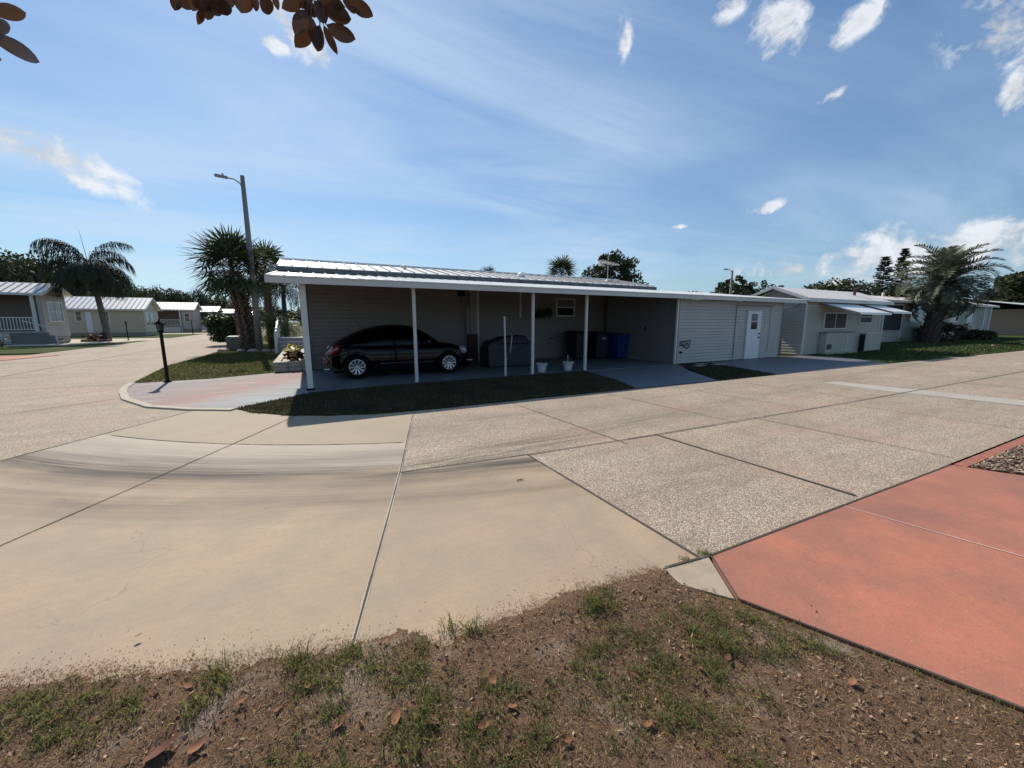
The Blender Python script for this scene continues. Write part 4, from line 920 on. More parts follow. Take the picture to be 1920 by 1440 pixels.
o = MB().tube([(6.18, 1.80, .55), (6.24, 1.78, 1.14)], .016, 8).build('leaning_rod', PVC); tag(o, 'short pale rod leaning on the black covered grill', 'rod')
o = MB().box(4.3, 5.4, 3.9, 3.98, .03, .08).build('floor_board', PVC); tag(o, 'low pale board lying along the home wall beside the car nose', 'board')
GLAZE = paint('white glazed pot', (.55, .55, .57), .4, .05, 5)
def pot(loc, label, seed):
    t = thing('flower_pot', label, 'flower pot', loc, 0, 'white flower pots at the slab edge')
    mb = MB(); mb.lathe([(0, 0), (.10, 0), (.115, .02), (.155, .22), (.19, .24), (.195, .275), (.175, .275), (.165, .24), (.0, .235)], n=24); mb.build('pot', GLAZE, t, smooth=False, world=False)
    mb = MB(); mb.lathe([(0, .242), (.165, .240)], n=16); mb.build('soil', DIRT, t, world=False)
    rr = random.Random(seed); mb = MB()
    for k in range(9):
        a = rr.random()*6.28; l = .12+.14*rr.random(); p = Vector((.05*math.cos(a), .05*math.sin(a), .24)); q = p+Vector((l*.6*math.cos(a), l*.6*math.sin(a), l))
        mb.tube([p, p.lerp(q, .5)+Vector((0, 0, .03)), q], [.005, .004, .002], 4)
        for j in range(5):
            b_ = p.lerp(q, .4+.12*j); aa = rr.random()*6.28; d = Vector((math.cos(aa), math.sin(aa), .2))*.05; s_ = d.cross(Vector((0, 0, 1))).normalized()*.014
            mb.add([b_, b_+d*.5+s_, b_+d, b_+d*.5-s_], [(0, 1, 2, 3)])
    mb.build('plant', OAK2, t, world=False); return t
pot((6.50, .26, .03), 'wider white flower pot right beside the third carport post', 1)
p2 = pot((7.50, .25, .03), 'white flower pot with a pale upright stake in it', 2)
MB().tube([(.0, 0, .2), (-.02, 0, .50)], .012, 6).build('stake', PVC, p2, world=False)
# dark wreath on the wall
wr = thing('hanging_plant', 'dark leafy plant hanging on the wall left of the window', 'hanging plant', (9.0, 4.15, 1.9))
mb = MB(); rr = random.Random(5)
for k in range(420):
    cx_, cz_ = (8.80, 1.93) if k % 2 else (9.2, 1.98); p = Vector((cx_+rr.gauss(0, .13), 4.13+rr.uniform(-.12, .1), cz_+rr.gauss(0, .11)))
    d = Vector((rr.gauss(0, 1), rr.gauss(0, 1), rr.gauss(0, 1))).normalized()*.07; s_ = d.cross(Vector((0.3, .5, 1))).normalized()*.025
    mb.add([p, p+d*.5+s_, p+d, p+d*.5-s_], [(0, 1, 2, 3)])
mb.build('foliage', PINE, wr); MB().box(8.65, 9.0, 4.1, 4.28, 1.75, 1.95).build('basket', BLACKP, wr)

# ------------------------------------------------------------------ planter at the home's left end
BRICKP = paint('pale planter block', (.46, .39, .31), .85, .15, 7, .3, 40, dirt=.4)
pt = thing('block_planter', 'low pale block planter running along the home end wall', 'planter', (-.5, 7, 0))
mb = MB()
for row in range(2):
    y = 4.28-(.2 if row else 0); z = .13*row
    x = -.98
    while x < -.05: mb.box(x+.008, min(x+.38, -.03), 4.18, 4.34, z+.004+.02, z+.128+.02); x += .39
    y = 4.36+.2*row
    while y < 12.2: mb.box(-.98, -.83, y+.004, y+.384, z+.024, z+.148); y += .39
mb.build('block_wall', BRICKP, pt, bevel=.008)
mb = MB(); 
mb.box(-1.0, -.02, 4.16, 4.36, .285, .33); mb.box(-1.0, -.80, 4.365, 12.2, .285, .33); mb.build('coping', PALEROAD, pt, bevel=.008)
mb = MB(); mb.box(-.825, -.03, 4.345, 12.2, .0, .27); mb.build('gravel_fill', paint('white gravel fill', (.45, .42, .38), .9, .4, 30, .8, 40), pt)
mb = MB(); mb.box(-.96, -.05, 4.24, 4.33, .03, .28); mb.box(-.93, -.85, 4.4, 12.1, .02, .28); mb.build('mortar', JOINT, pt)
def leafy(name, label, cat, loc, n, r, h_, ls, mat, seed, asp=.35, stems=5, group=None, up=.5):
    t = thing(name, label, cat, loc, 0, group); rr = random.Random(seed); mb = MB()
    for k in range(n):
        th = rr.random()*6.283; q = rr.random()**.5; zz_ = rr.random(); rad = r*q*(.45+.75*math.sin(math.pi*min(1, zz_*.85+.1)))
        p = Vector((rad*math.cos(th), rad*math.sin(th), h_*(.12+.88*zz_)))
        d = Vector((math.cos(th)+rr.gauss(0, .6), math.sin(th)+rr.gauss(0, .6), up+rr.gauss(0, .6))).normalized()*ls*(.6+.7*rr.random()); s_ = d.cross(Vector((rr.gauss(0, 1), rr.gauss(0, 1), 1))).normalized()*ls*asp
        mb.add([p, p+d*.5+s_, p+d, p+d*.5-s_], [(0, 1, 2, 3)])
    mb.build('foliage', mat, t, world=False); mb = MB()
    for k in range(stems):
        a = k*6.283/stems+.3; mb.tube([(0.02*math.cos(a), .02*math.sin(a), -.02), (r*.25*math.cos(a), r*.25*math.sin(a), h_*.4), (r*.45*math.cos(a), r*.45*math.sin(a), h_*.75)], [.014*h_+.005, .01*h_+.004, .004], 5)
    mb.build('stems', BARK, t, world=False); return t
leafy('croton_plant', 'yellow green croton shrub in the block planter', 'shrub', (-.42, 5.2, .27), 160, .26, .5, .12, leafmat('yellow croton leaf', (.30, .27, .02), (.62, .52, .06), .3, .4, 4), 3)
leafy('cordyline_plant', 'dark red leafy plant below the yellow croton', 'shrub', (-.42, 4.62, .27), 150, .22, .34, .12, leafmat('dark red leaf', (.03, .006, .008), (.07, .015, .018), .2, .4, 4), 4)

# ------------------------------------------------------------------ post lamps, poles
def post_lamp(loc, label, h_=1.68):
    t = thing('post_lamp', label, 'post lamp', loc, 0, 'black post lamps along the street')
    mb = MB(); hs = h_-.40; mb.tube([(0, 0, 0), (0, 0, .05)], [.09, .06], 12); mb.tube([(0, 0, .05), (0, 0, hs)], [.042, .038], 12); mb.tube([(0, 0, hs), (0, 0, hs+.05)], [.045, .055], 12); mb.build('pole', BLACKM, t, world=False)
    mb = MB(); z = hs+.05
    for k in range(4):
        a = math.pi/4+k*math.pi/2; c, s = math.cos(a), math.sin(a); mb.bar((.06*c, .06*s, z), (.09*c, .09*s, z+.19), .012, .012)
        mb.box(-.055, .055, -.055, .055, z-.01, z+.012); mb.lathe([(.125, z+.18), (.115, z+.20), (.045, z+.26), (.015, z+.28), (.02, z+.30), (0, z+.33)], n=12)
    mb.build('lantern', BLACKM, t, world=False)
    mb = MB(); 
    mb.lathe([(.056, z+.013), (.086, z+.178)], n=4); mb.build('lamp_glass', paint('frosted lamp glass', (.10, .105, .11), .15, .3, 20), t, world=False); return t
post_lamp((-3.34, 3.16, .02), 'near black post lamp at the corner of the painted apron')
post_lamp((-13.75, 35.0, .02), 'black post lamp beside the drooping queen palm')
post_lamp((-13.3, 54.3, .02), 'farthest black post lamp up the street by the porch house', 1.9)
up_ = thing('street_light', 'tall grey street light pole behind the cabbage palm', 'street light', (-2.37, 15.3, 0))
mb = MB(); mb.tube([(-2.37, 15.3, 0), (-2.37, 15.3, 9.0)], [.17, .10], 14); mb.build('pole', CONCP, up_, smooth=True)
mb = MB(); mb.tube([(-2.40, 15.3, 8.35), (-2.5, 15.3, 8.62), (-2.75, 15.3, 8.78), (-3.0, 15.3, 8.80)], .03, 8); mb.build('arm', CONCP, up_, smooth=True)
mb = MB(); mb.add([(-3.0, 15.2, 8.76), (-3.0, 15.4, 8.76), (-3.55, 15.42, 8.80), (-3.55, 15.18, 8.80), (-3.0, 15.22, 8.86), (-3.0, 15.38, 8.86), (-3.5, 15.4, 8.90), (-3.5, 15.2, 8.90)], [(0, 1, 2, 3), (7, 6, 5, 4), (0, 4, 5, 1), (1, 5, 6, 2), (2, 6, 7, 3), (3, 7, 4, 0)]); mb.tube([(-3.2, 15.3, 8.86), (-3.2, 15.3, 8.98)], .04, 8)
mb.build('lamp_head', paint('grey lamp housing', (.25, .26, .27), .5), up_)
u2 = thing('street_light', 'distant street light pole beyond the carport roof', 'street light', (52.5, 25, 0))
mb = MB(); mb.tube([(52.5, 25, 0), (52.5, 25, 8.55)], [.2, .13], 12); mb.build('pole', CONCP, u2, smooth=True)
mb = MB(); mb.tube([(52.5, 25, 8.3), (51.9, 25, 8.6), (51.4, 25, 8.62)], .04, 6); mb.build('arm', CONCP, u2); MB().box(50.8, 51.4, 24.85, 25.15, 8.55, 8.68).build('lamp_head', MATS['grey lamp housing'], u2)
ub = thing('utility_box', 'grey green utility box at the foot of the bushy shrub', 'utility box', (-3.75, 16.6, 0))
GREENB = paint('grey green utility enclosure', (.115, .115, .09), .6, .12, 3, dirt=.3)
mb = MB(); mb.box(-4.0, -2.95, 16.2, 17.1, .02, .68); mb.build('cabinet', GREENB, ub, bevel=.03)
mb = MB(); mb.add([(-4.05, 16.15, .68), (-2.9, 16.15, .68), (-2.9, 17.15, .68), (-4.05, 17.15, .68), (-3.95, 16.25, .78), (-3.0, 16.25, .78), (-3.0, 17.1, .80), (-3.95, 17.1, .80)], [(3, 2, 1, 0), (4, 5, 6, 7), (0, 1, 5, 4), (1, 2, 6, 5), (2, 3, 7, 6), (3, 0, 4, 7)]); mb.build('lid', paint('pale box lid', (.26, .26, .22), .6), ub)
ROCK = paint('pale edging rock', (.32, .29, .25), .9, .25, 12, .5, 20, obj=True)
rk = [(-2.6, 14.4, .2, 'pale edging rock nearest the street light pole'), (-3.2, 14.9, .17, 'pale edging rock in front of the cabbage palm trunk'), (-3.9, 15.6, .16, 'pale edging rock in front of the utility box'), (-2.0, 14.2, .18, 'pale edging rock right of the street light pole'), (-1.5, 14.0, .2, 'pale edging rock nearest the entry steps'), (-4.25, 15.9, .13, 'small pale edging rock at the street side of the utility box')]
for i_, (x, y, s_, lab) in enumerate(rk):
    mb = MB().ell((0, 0, 0), (s_*1.3, s_, s_*.6), 9, 6); rr = random.Random(i_); mb.v = [tuple(c*(1+.16*rr.uniform(-1, 1)) for c in v) for v in mb.v]
    o = mb.build('edging_rock', ROCK); o.location = (x, y, .06); o.rotation_euler.z = i_; tag(o, lab, 'rock', 'edging rocks round the palm bed')

# ------------------------------------------------------------------ vegetation builders
def frond_fan(mb, rr, base, az, el, pet, fl, nseg=22, droop=.35, m=0, wseg=.042):
    d = Vector((math.cos(az)*math.cos(el), math.sin(az)*math.cos(el), math.sin(el))); side = d.cross(Vector((0, 0, 1))).normalized()
    mid = base+d*pet*.55+Vector((0, 0, .0)); tip = base+d*pet-Vector((0, 0, droop*pet*.25))
    mb.tube([base, mid, tip], [.022, .014, .010], 4, m, False)
    d2 = (tip-mid).normalized(); side = d2.cross(Vector((0, 0, 1))).normalized(); up = side.cross(d2)
    for k in range(nseg):
        a = (k/(nseg-1)-.5)*R(250); L_ = fl*(.72+.28*math.cos(a*.6))*(.85+.3*rr.random())
        fd = (d2*math.cos(a)+side*math.sin(a)+up*(-.10-.22*abs(math.sin(a)))+up*.12*((k % 2)*2-1)).normalized()
        w_ = fd.cross(up).normalized()*wseg; p1 = tip+fd*L_*.45; p2 = tip+fd*L_*.8-Vector((0, 0, droop*L_*.10)); p3 = tip+fd*L_-Vector((0, 0, droop*L_*.30))
        mb.add([tip, p1+w_, p1-w_, p2+w_*.55, p2-w_*.55, p3], [(0, 1, 2), (2, 1, 3, 4), (4, 3, 5)], m)
def frond_feather(mb, rr, base, az, el, L_, droop, ll, nl=26, ldroop=.5, w_=.022, m=0, v=.25, ra=.02):
    pts = []; p = Vector(base); e = el; n = 12; h = Vector((math.cos(az), math.sin(az), 0))
    for i in range(n+1):
        pts.append(p.copy()); p = p+(h*math.cos(e)+Vector((0, 0, math.sin(e))))*(L_/n); e -= droop/n*(.5+1.2*i/n)
    mb.tube(pts, [ra*(1-.85*i/n) for i in range(n+1)], 4, m, False)
    for j in range(nl):
        t = .12+.88*(j+.5)/nl; f = t*n; i = min(int(f), n-1); q = pts[i].lerp(pts[i+1], f-i); d = (pts[i+1]-pts[i]).normalized(); side = d.cross(Vector((0, 0, 1)))
        if side.length < .1: side = Vector((-h.y, h.x, 0))
        side.normalize(); up = side.cross(d); l = ll*(math.sin(math.pi*min(1, t*.88+.10))**.6)*(.8+.35*rr.random())
        for sg in (-1, 1):
            ld = (side*sg+d*(.55+.3*rr.random())+up*(v+rr.gauss(0, .12))).normalized(); ww = ld.cross(up).normalized()*w_
            p1 = q+ld*l*.5-Vector((0, 0, ldroop*l*.10)); p2 = q+ld*l-Vector((0, 0, ldroop*l*.75))
            mb.add([q, p1+ww, p2, p1-ww], [(0, 1, 2, 3)], m)
def clump_crown(n_clump, per, rx, rz, ls, seed, flat=.0, clr=.30):
    r = np.random.default_rng(seed); u = r.normal(size=(n_clump, 3)); u /= np.linalg.norm(u, axis=1)[:, None]
    q = r.random(n_clump)**.33; lump = .78+.32*vnoise(u[:, :2]*1.5+u[:, 2:3]*.8, 1.8, seed)
    C = u*(q*lump)[:, None]*np.array([rx, rx, rz]); C[:, 2] = np.maximum(C[:, 2], -rz*.55)
    cr = clr*rx*(.55+.6*r.random(n_clump)); cr = np.minimum(cr, rz*.5)
    v = r.normal(size=(n_clump, per, 3)); v /= np.linalg.norm(v, axis=2)[..., None]; rad = (.45+.55*r.random((n_clump, per)))**.7
    P = C[:, None]+v*rad[..., None]*cr[:, None, None]*np.array([1, 1, .72]); P = P.reshape(-1, 3)
    n = len(P); d = r.normal(size=(n, 3)); d /= np.linalg.norm(d, axis=1)[:, None]; e = np.cross(d, r.normal(size=(n, 3))); e /= np.linalg.norm(e, axis=1)[:, None]
    s = ls*(.6+.8*r.random(n))[:, None]; V = np.stack([P-d*s, P+e*s*.55, P+d*s, P-e*s*.55], 1).reshape(-1, 3); i = np.arange(n)*4
    return V, np.c_[i, i+1, i+2, i+3]
def broad_tree(label, loc, h_, rx, rz, seed, mat, n_clump=70, per=60, ls=.22, group=None, trunk_r=.22, cat='tree', name='broadleaf_tree', clr=.30):
    t = thing(name, label, cat, loc, random.Random(seed).random()*6.28, group); cz = h_-rz
    V, F = clump_crown(n_clump, per, rx, rz, ls, seed, clr=clr); V[:, 2] += cz
    link('crown', np_mesh('crown', V, F), mat, t, False); rr = random.Random(seed); mb = MB()
    mb.tube([(0, 0, -.05), (.05, 0, cz*.35), (0, .05, cz*.7), (0, 0, cz*1.05)], [trunk_r*1.25, trunk_r, trunk_r*.8, trunk_r*.45], 9)
    for k in range(7):
        a = k*.9+rr.random(); z0 = cz*(.45+.35*rr.random()); q = Vector((rx*.6*math.cos(a), rx*.6*math.sin(a), cz+rz*rr.uniform(-.2, .5))); p = Vector((0, 0, z0))
        mb.tube([p, p.lerp(q, .5)+Vector((0, 0, -.1*rz)), q], [trunk_r*.45, trunk_r*.3, trunk_r*.1], 6)
    mb.build('trunk', BARK, t, world=False); return t
def sabal(label, loc, th, seed, nf=34, pet=1.15, fl=1.05, tr=.30, mat=FAN, boots=True, lean=(0, 0), group=None):
    t = thing('cabbage_palm', label, 'palm tree', loc, 0, group); rr = random.Random(seed); mb = MB(); top = Vector((lean[0], lean[1], th))
    cen = lambda z: Vector((lean[0]*(z/th)**1.5, lean[1]*(z/th)**1.5, z))
    n = 12; mb.tube([cen(th*k/n) for k in range(n+1)], [tr*(1.35-.5*min(1, k/3)) if k < 3 else tr*(.85+.22*(k/n)) for k in range(n+1)], 12); tk = mb.build('trunk', BOOTD, t, world=False)
    if boots:
        mb = MB(); z = .12; row = 0
        while z < th+.05:
            f = z/th; r0 = tr*(1.0+.12*f)*(1.25 if z < .4 else 1)
            for k in range(9):
                a = 6.283*(k+.5*(row % 2))/9+rr.gauss(0, .08); c = cen(z); o_ = Vector((math.cos(a), math.sin(a), 0)); s_ = Vector((-math.sin(a), math.cos(a), 0)); sl_ = s_*(.12 if row % 2 else -.12)
                p = c+o_*r0*.82; q = c+o_*(r0+.10+.05*rr.random())+Vector((0, 0, .24))+sl_
                mb.add([p-s_*.08, p+s_*.08, q+s_*.035, q-s_*.035, p+Vector((0, 0, -.02))+o_*.045], [(0, 1, 2, 3), (0, 4, 1), (1, 4, 2), (2, 4, 3), (3, 4, 0)])
            z += .15; row += 1
        mb.build('leaf_boots', BOOT, tk, world=False)
    mb = MB(); c = cen(th)
    for k in range(nf):
        az = k*2.399+rr.gauss(0, .15); f = (k+.5)/nf; el = R(84)-R(118)*f+rr.gauss(0, .08)
        frond_fan(mb, rr, c+Vector((0, 0, .25-.35*f)), az, el, pet*(.8+.35*rr.random()), fl*(.85+.3*rr.random()), 24, .1+.4*f)
    mb.build('crown', mat, t, world=False); return t

# cabbage palms by the street light
sabal('stout cabbage palm with criss-cross trunk before the street light', (-2.88, 15.9, 0), 4.2, 3, 62, 1.15, 1.15, .38, lean=(-.45, .1))
sabal('second cabbage palm behind the street light pole', (-2.2, 21.5, 0), 4.9, 5, 30, .95, 1.0, .2, boots=True)
sabal('cabbage palm with round crown rising behind the home roof', (24.2, 25, 0), 6.4, 9, 40, 1.0, 1.15, .2, boots=False)
sabal('small palm tuft just above the home roof ridge', (17.9, 30, 0), 5.9, 11, 22, .8, .9, .2, boots=False)
sabal('low palm tuft beside the domed roof vent', (22.3, 32, 0), 5.6, 13, 20, .7, .8, .2, boots=False)
# queen palm on the left
qp = thing('queen_palm', 'tall drooping queen palm standing in front of the far left houses', 'palm tree', (-14.55, 33.4, 0))
mb = MB(); mb.tube([(0, 0, 0), (.05, 0, 1), (-.1, 0, 3), (-.25, 0, 4.6), (-.35, 0, 5.6)], [.30, .22, .19, .17, .13], 12); mb.build('trunk', PTRUNK, qp, world=False, smooth=True)
mb = MB(); rr = random.Random(17); qc = Vector((-.35, 0, 5.75))
FR = [(205, 1.40, 3.9, 2.3), (225, 1.32, 4.0, 2.6), (185, 1.25, 3.6, 2.7), (-8, 1.35, 3.9, 1.9), (-25, 1.15, 3.5, 2.3), (10, .95, 3.3, 2.4), (170, .95, 3.4, 2.5), (190, .6, 3.6, 2.4), (-5, .35, 3.4, 2.3), (20, .1, 3.2, 2.0), (160, .25, 3.4, 2.2), (185, .0, 3.2, 1.9), (215, -.2, 3.0, 1.6), (-30, -.2, 2.8, 1.6), (60, .7, 3.0, 2.3), (90, .9, 3.0, 2.3), (120, .5, 3.0, 2.2), (270, .5, 3.0, 2.3), (300, .6, 3.0, 2.3), (330, .2, 3.0, 2.0), (80, -.1, 2.8, 1.6), (280, -.2, 2.6, 1.5), (240, .3, 3.2, 2.3), (45, -.3, 2.6, 1.3)]
for az, el, L_, dr_ in FR: frond_feather(mb, rr, qc, R(az), el, L_*1.06, dr_*1.1, 1.1, 64, 1.25, .027, 0, -.05)
mb.tube([qc, qc+Vector((-.25, 0, 2.9))], [.03, .006], 5); mb.build('crown', QUEEN, qp, world=False)
# pindo palm on the right
pp = thing('pindo_palm', 'broad grey green pindo palm on the neighbour lawn', 'palm tree', (42.7, 1.9, 0))
mb = MB(); rr = random.Random(4)
tr = [Vector((0, 0, 0)), Vector((.1, .0, .8)), Vector((.55, .0, 2.0)), Vector((1.1, .0, 3.1)), Vector((1.35, 0, 4.4))]
mb.tube(tr, [.62, .50, .52, .62, .50], 12); tk = mb.build('trunk', BOOTD, pp, world=False)
mb = MB()
for k in range(240):
    f = rr.random(); i = min(int(f*4), 3); c = tr[i].lerp(tr[i+1], f*4-i); a = rr.random()*6.283; o_ = Vector((math.cos(a), math.sin(a), 0)); s_ = Vector((-math.sin(a), math.cos(a), 0)); r0 = .58; p = c+o_*r0*.8; q = c+o_*(r0+.20)+Vector((0, 0, .36))
    mb.add([p-s_*.10, p+s_*.10, q+s_*.04, q-s_*.04], [(0, 1, 2, 3)]); mb.add([p-s_*.10-Vector((0, 0, .03)), p+s_*.10-Vector((0, 0, .03)), q+s_*.04, q-s_*.04], [(3, 2, 1, 0)])
mb.build('leaf_boots', BOOT, tk, world=False)
mb = MB(); pc = Vector((1.35, 0, 4.55))
for k in range(64):
    az = k*2.399; f = (k+.5)/64; el = R(84)-R(108)*f+rr.gauss(0, .06)
    frond_feather(mb, rr, pc+Vector((0, 0, .2-.5*f)), az, el, 3.35*(.85+.3*rr.random()), 1.25+1.2*f, .78, 46, .05, .042, 0, .42, .055)
mb.build('crown', PINDO, pp, world=False)
# pygmy date palm by the entry
for (x, y, h_, lab, s_) in ((-2.1, 18.8, 1.45, 'bright young palm with thin trunk left of the entry steps', 1), (-1.35, 19.6, 1.25, 'bright young palm close behind the entry railing', 2)):
    t = thing('young_palm', lab, 'palm tree', (x, y, 0), 0); rr = random.Random(s_*31); mb = MB()
    mb.tube([(0, 0, 0), (.06, 0, h_*.5), (0, 0, h_)], [.13, .09, .12], 8); mb.build('trunk', BOOTD, t, world=False); mb = MB()
    for k in range(30): frond_feather(mb, rr, Vector((0, 0, h_)), k*2.399, R(75)-R(95)*(k+.5)/30, 1.35*(.8+.3*rr.random()), 1.9, .34, 26, .6, .014, 0, .2, .01)
    mb.build('crown', PYGMY, t, world=False)
# drooping dark tree behind the carport corner
t = thing('queen_palm', 'dark drooping queen palm hidden behind the carport corner', 'palm tree', (-1.4, 24, 0)); rr = random.Random(8); mb = MB()
mb.tube([(0, 0, 0), (0, 0, 4.0)], [.2, .14], 10); mb.build('trunk', PTRUNK, t, world=False); mb = MB()
for k in range(18): frond_feather(mb, rr, Vector((0, 0, 4.0)), k*2.399, R(62)-R(80)*k/18, 2.7, 2.4, .6, 34, 1.0, .02, 0, .0)
mb.build('crown', QUEEN, t, world=False)
# clipped bushy shrub
def bush(name, label, loc, rx, h_, n, ls, mat, seed, cat='shrub'):
    t = thing(name, label, cat, loc); V, F = clump_crown(n, 60, rx, h_*.55, ls, seed, clr=.32); V[:, 2] += h_*.5; V[:, 2] = np.maximum(V[:, 2], .03)
    link('foliage', np_mesh('foliage', V, F), mat, t, False); mb = MB()
    for k in range(6): a = k*1.05; mb.tube([(.05*math.cos(a), .05*math.sin(a), -.02), (rx*.4*math.cos(a), rx*.4*math.sin(a), h_*.55)], [.03, .012], 5)
    mb.build('stems', BARK, t, world=False); return t
bush('rounded_shrub', 'dense dark rounded shrub beside the utility box', (-4.75, 22.5, 0), 1.15, 2.2, 150, .075, BUSH, 51)
bush('garden_tree', 'dark green garden shrub in front of the fourth house', (-9.0+-4.5, 73, 0), 2.2, 3.3, 70, .16, OAK2, 52)
bush('garden_shrub', 'olive garden shrub farther up the street', (-12.5, 92, 0), 2.4, 3.0, 60, .2, OAK2, 53)
bush('red_shrub', 'low reddish shrub beneath the broad pindo palm', (45.4, 2.0, 0), 1.5, 1.5, 50, .09, leafmat('reddish shrub leaf', (.045, .03, .02), (.13, .09, .06), .2, .5, 2), 54)
bush('garden_shrub', 'low dark hedge shrub right of the pindo palm', (51.5, 1.6, 0), 1.3, .9, 40, .09, OAK, 55)
leafy('bare_shrub', 'scrawny brownish shrub on the far left lawn', 'shrub', (-17.0, 26.2, 0), 120, .5, .95, .11, leafmat('brown shrub leaf', (.09, .06, .03), (.16, .11, .06), .2, .5, 3), 9, stems=7)
# background trees: left wood line, each a tree
FWD = cam.rotation_euler.to_matrix() @ Vector((0, 0, -1))
def px_spot(px, top, t, hw):           # where a tree stands on the line of sight at distance t, how tall and how wide
    g_ = at_plane(px, 603, t); dep_ = (g_-Vector(CAM)).dot(FWD); return (g_.x, t, at_plane(px, top, t).z, hw/FPX*dep_)
tl = [px_spot(*q)+(m_,) for q, m_ in (((10, 470, 62, 80), OAK), ((75, 474, 70, 70), OAK2), ((118, 488, 66, 48), OAK), ((160, 503, 80, 48), OAK2), ((205, 520, 84, 42), OAK), ((240, 530, 92, 38), OAK), ((275, 541, 100, 34), OAK2), ((308, 537, 108, 34), OAK), ((340, 544, 112, 28), OAK), ((376, 541, 118, 16), OAK), ((408, 555, 124, 32), OAK2), ((445, 566, 135, 34), OAK), ((505, 574, 145, 40), OAK), ((565, 578, 150, 44), OAK2))]
where = ['behind the nearest porch house at the far left edge', 'directly behind the nearest porch house roof', 'behind the drooping queen palm crown', 'above the yellow house roof', 'close behind the yellow house gable', 'between the yellow house and the white porch house', 'just left of the white porch house roof', 'rising above the white porch house roof', 'right above the white porch house gable', 'with a spindly top sticking above the tree line', 'above the fourth house roof', 'above the fifth house roof', 'at the far end of the street', 'glimpsed at the horizon behind the carport corner']
protos = {}
for i_, (x, y, h_, rx, mt) in enumerate(tl):
    lab = ('dark' if mt is OAK else 'olive')+' oak '+where[i_]
    key = (mt.name, i_ % 2)
    if key not in protos:
        protos[key] = (broad_tree(lab, (x, y, 0), 10, 6.5, 4.2, 60+i_, mt, 110, 62, .26, 'oaks behind the left houses', .3, name='oak_tree', clr=.27)); o = protos[key]
    else: o = copy_tree(protos[key]); 
    o.location = (x, y, 0); o.scale = (rx/6.5, rx/6.5, h_/10); o.rotation_euler.z = i_*1.3; o['label'] = lab
# behind the home roof and on the right
broad_tree('large dark green tree rising behind the home roof', (35.5, 30, 0), 10.3, 3.9, 3.9, 80, OAK, 120, 70, .20, None, .3, name='broadleaf_tree', clr=.24)
broad_tree('lime green tree top peeping over the carport roof', (41.5, 24, 0), 5.3, 3.0, 1.4, 81, LIME, 40, 50, .14, None, .2)
broad_tree('dark tree left of the distant street light', (69, 36, 0), 8.0, 4.2, 3.2, 82, OAK, 130, 90, .26, None, .3, clr=.25)
broad_tree('dark tree right behind the distant street light', (73, 38, 0), 10.0, 3.4, 4.2, 83, OAK, 130, 90, .26, None, .3, clr=.25)
broad_tree('spindly dark tree above the neighbour gable left slope', (80.5, 38, 0), 10.2, 3.2, 3.6, 84, OAK, 50, 45, .22, None, .3, clr=.22)
broad_tree('dark spreading tree over the neighbour gable peak', (86, 38, 0), 9.4, 3.6, 3.0, 85, OAK, 55, 50, .22, None, .3, clr=.22)
broad_tree('flat topped olive tree above the neighbour roof', (112, 38, 0), 11.0, 8.0, 3.6, 86, OAK2, 90, 55, .32, None, .3, clr=.25)
broad_tree('low dark tree above the neighbour roof middle', (122, 36, 0), 9.0, 6, 2.5, 87, OAK, 60, 50, .3, None, .3)
broad_tree('round dark tree left of the conifer pair', (118, 28, 0), 9.6, 4, 3.0, 88, OAK, 60, 50, .28, None, .3)
for i_, (x, y, h_, rx, mt, lab) in enumerate([px_spot(1905, 508, 12, 42)+(OAK2, 'olive oak rising behind the tan house roof'), px_spot(1960, 492, 6, 60)+(OAK, 'huge dark oak mass at the far right edge')]):
    broad_tree(lab, (x, y, 0), h_, rx, h_*.42, 90+i_, mt, 130, 60, .5, None, .5, name='oak_tree', clr=.25)
def conifer(label, loc, h_, rb, seed):
    t = thing('norfolk_pine', label, 'conifer', loc, 0, 'two conifers beyond the neighbour roof'); rr = random.Random(seed); mb = MB(); mb.tube([(0, 0, 0), (0, 0, h_)], [.3, .04], 8); mb.build('trunk', BARK, t, world=False); mb = MB()
    z = h_*.3
    while z < h_-.3:
        f = (z-h_*.3)/(h_*.7); rl = rb*(1-f)**.75+.35
        for k in range(7):
            a = rr.random()*6.283; L_ = rl*(.75+.4*rr.random()); d = Vector((math.cos(a), math.sin(a), .10)); p = Vector((0, 0, z))
            mb.tube([p, p+d*L_], [.05, .02], 3)
            for j in range(26):
                q = p+d*L_*(.25+.75*rr.random()); e = Vector((rr.gauss(0, .3), rr.gauss(0, .3), .25+.25*rr.random())); s_ = d.cross(Vector((0, 0, 1)))*.22*rr.uniform(-1, 1)
                mb.add([q-e*.2, q+s_+e*.4, q+e*.9+d*.2, q-s_+e*.3], [(0, 1, 2, 3)])
        z += .5
    mb.build('crown', PINE, t, world=False)
conifer('shorter dark conifer left of its twin', (125.8, 35, 0), 17.4, 3.0, 1)
conifer('taller dark conifer partly behind the pindo palm', (136.0, 35, 0), 19.8, 3.4, 2)

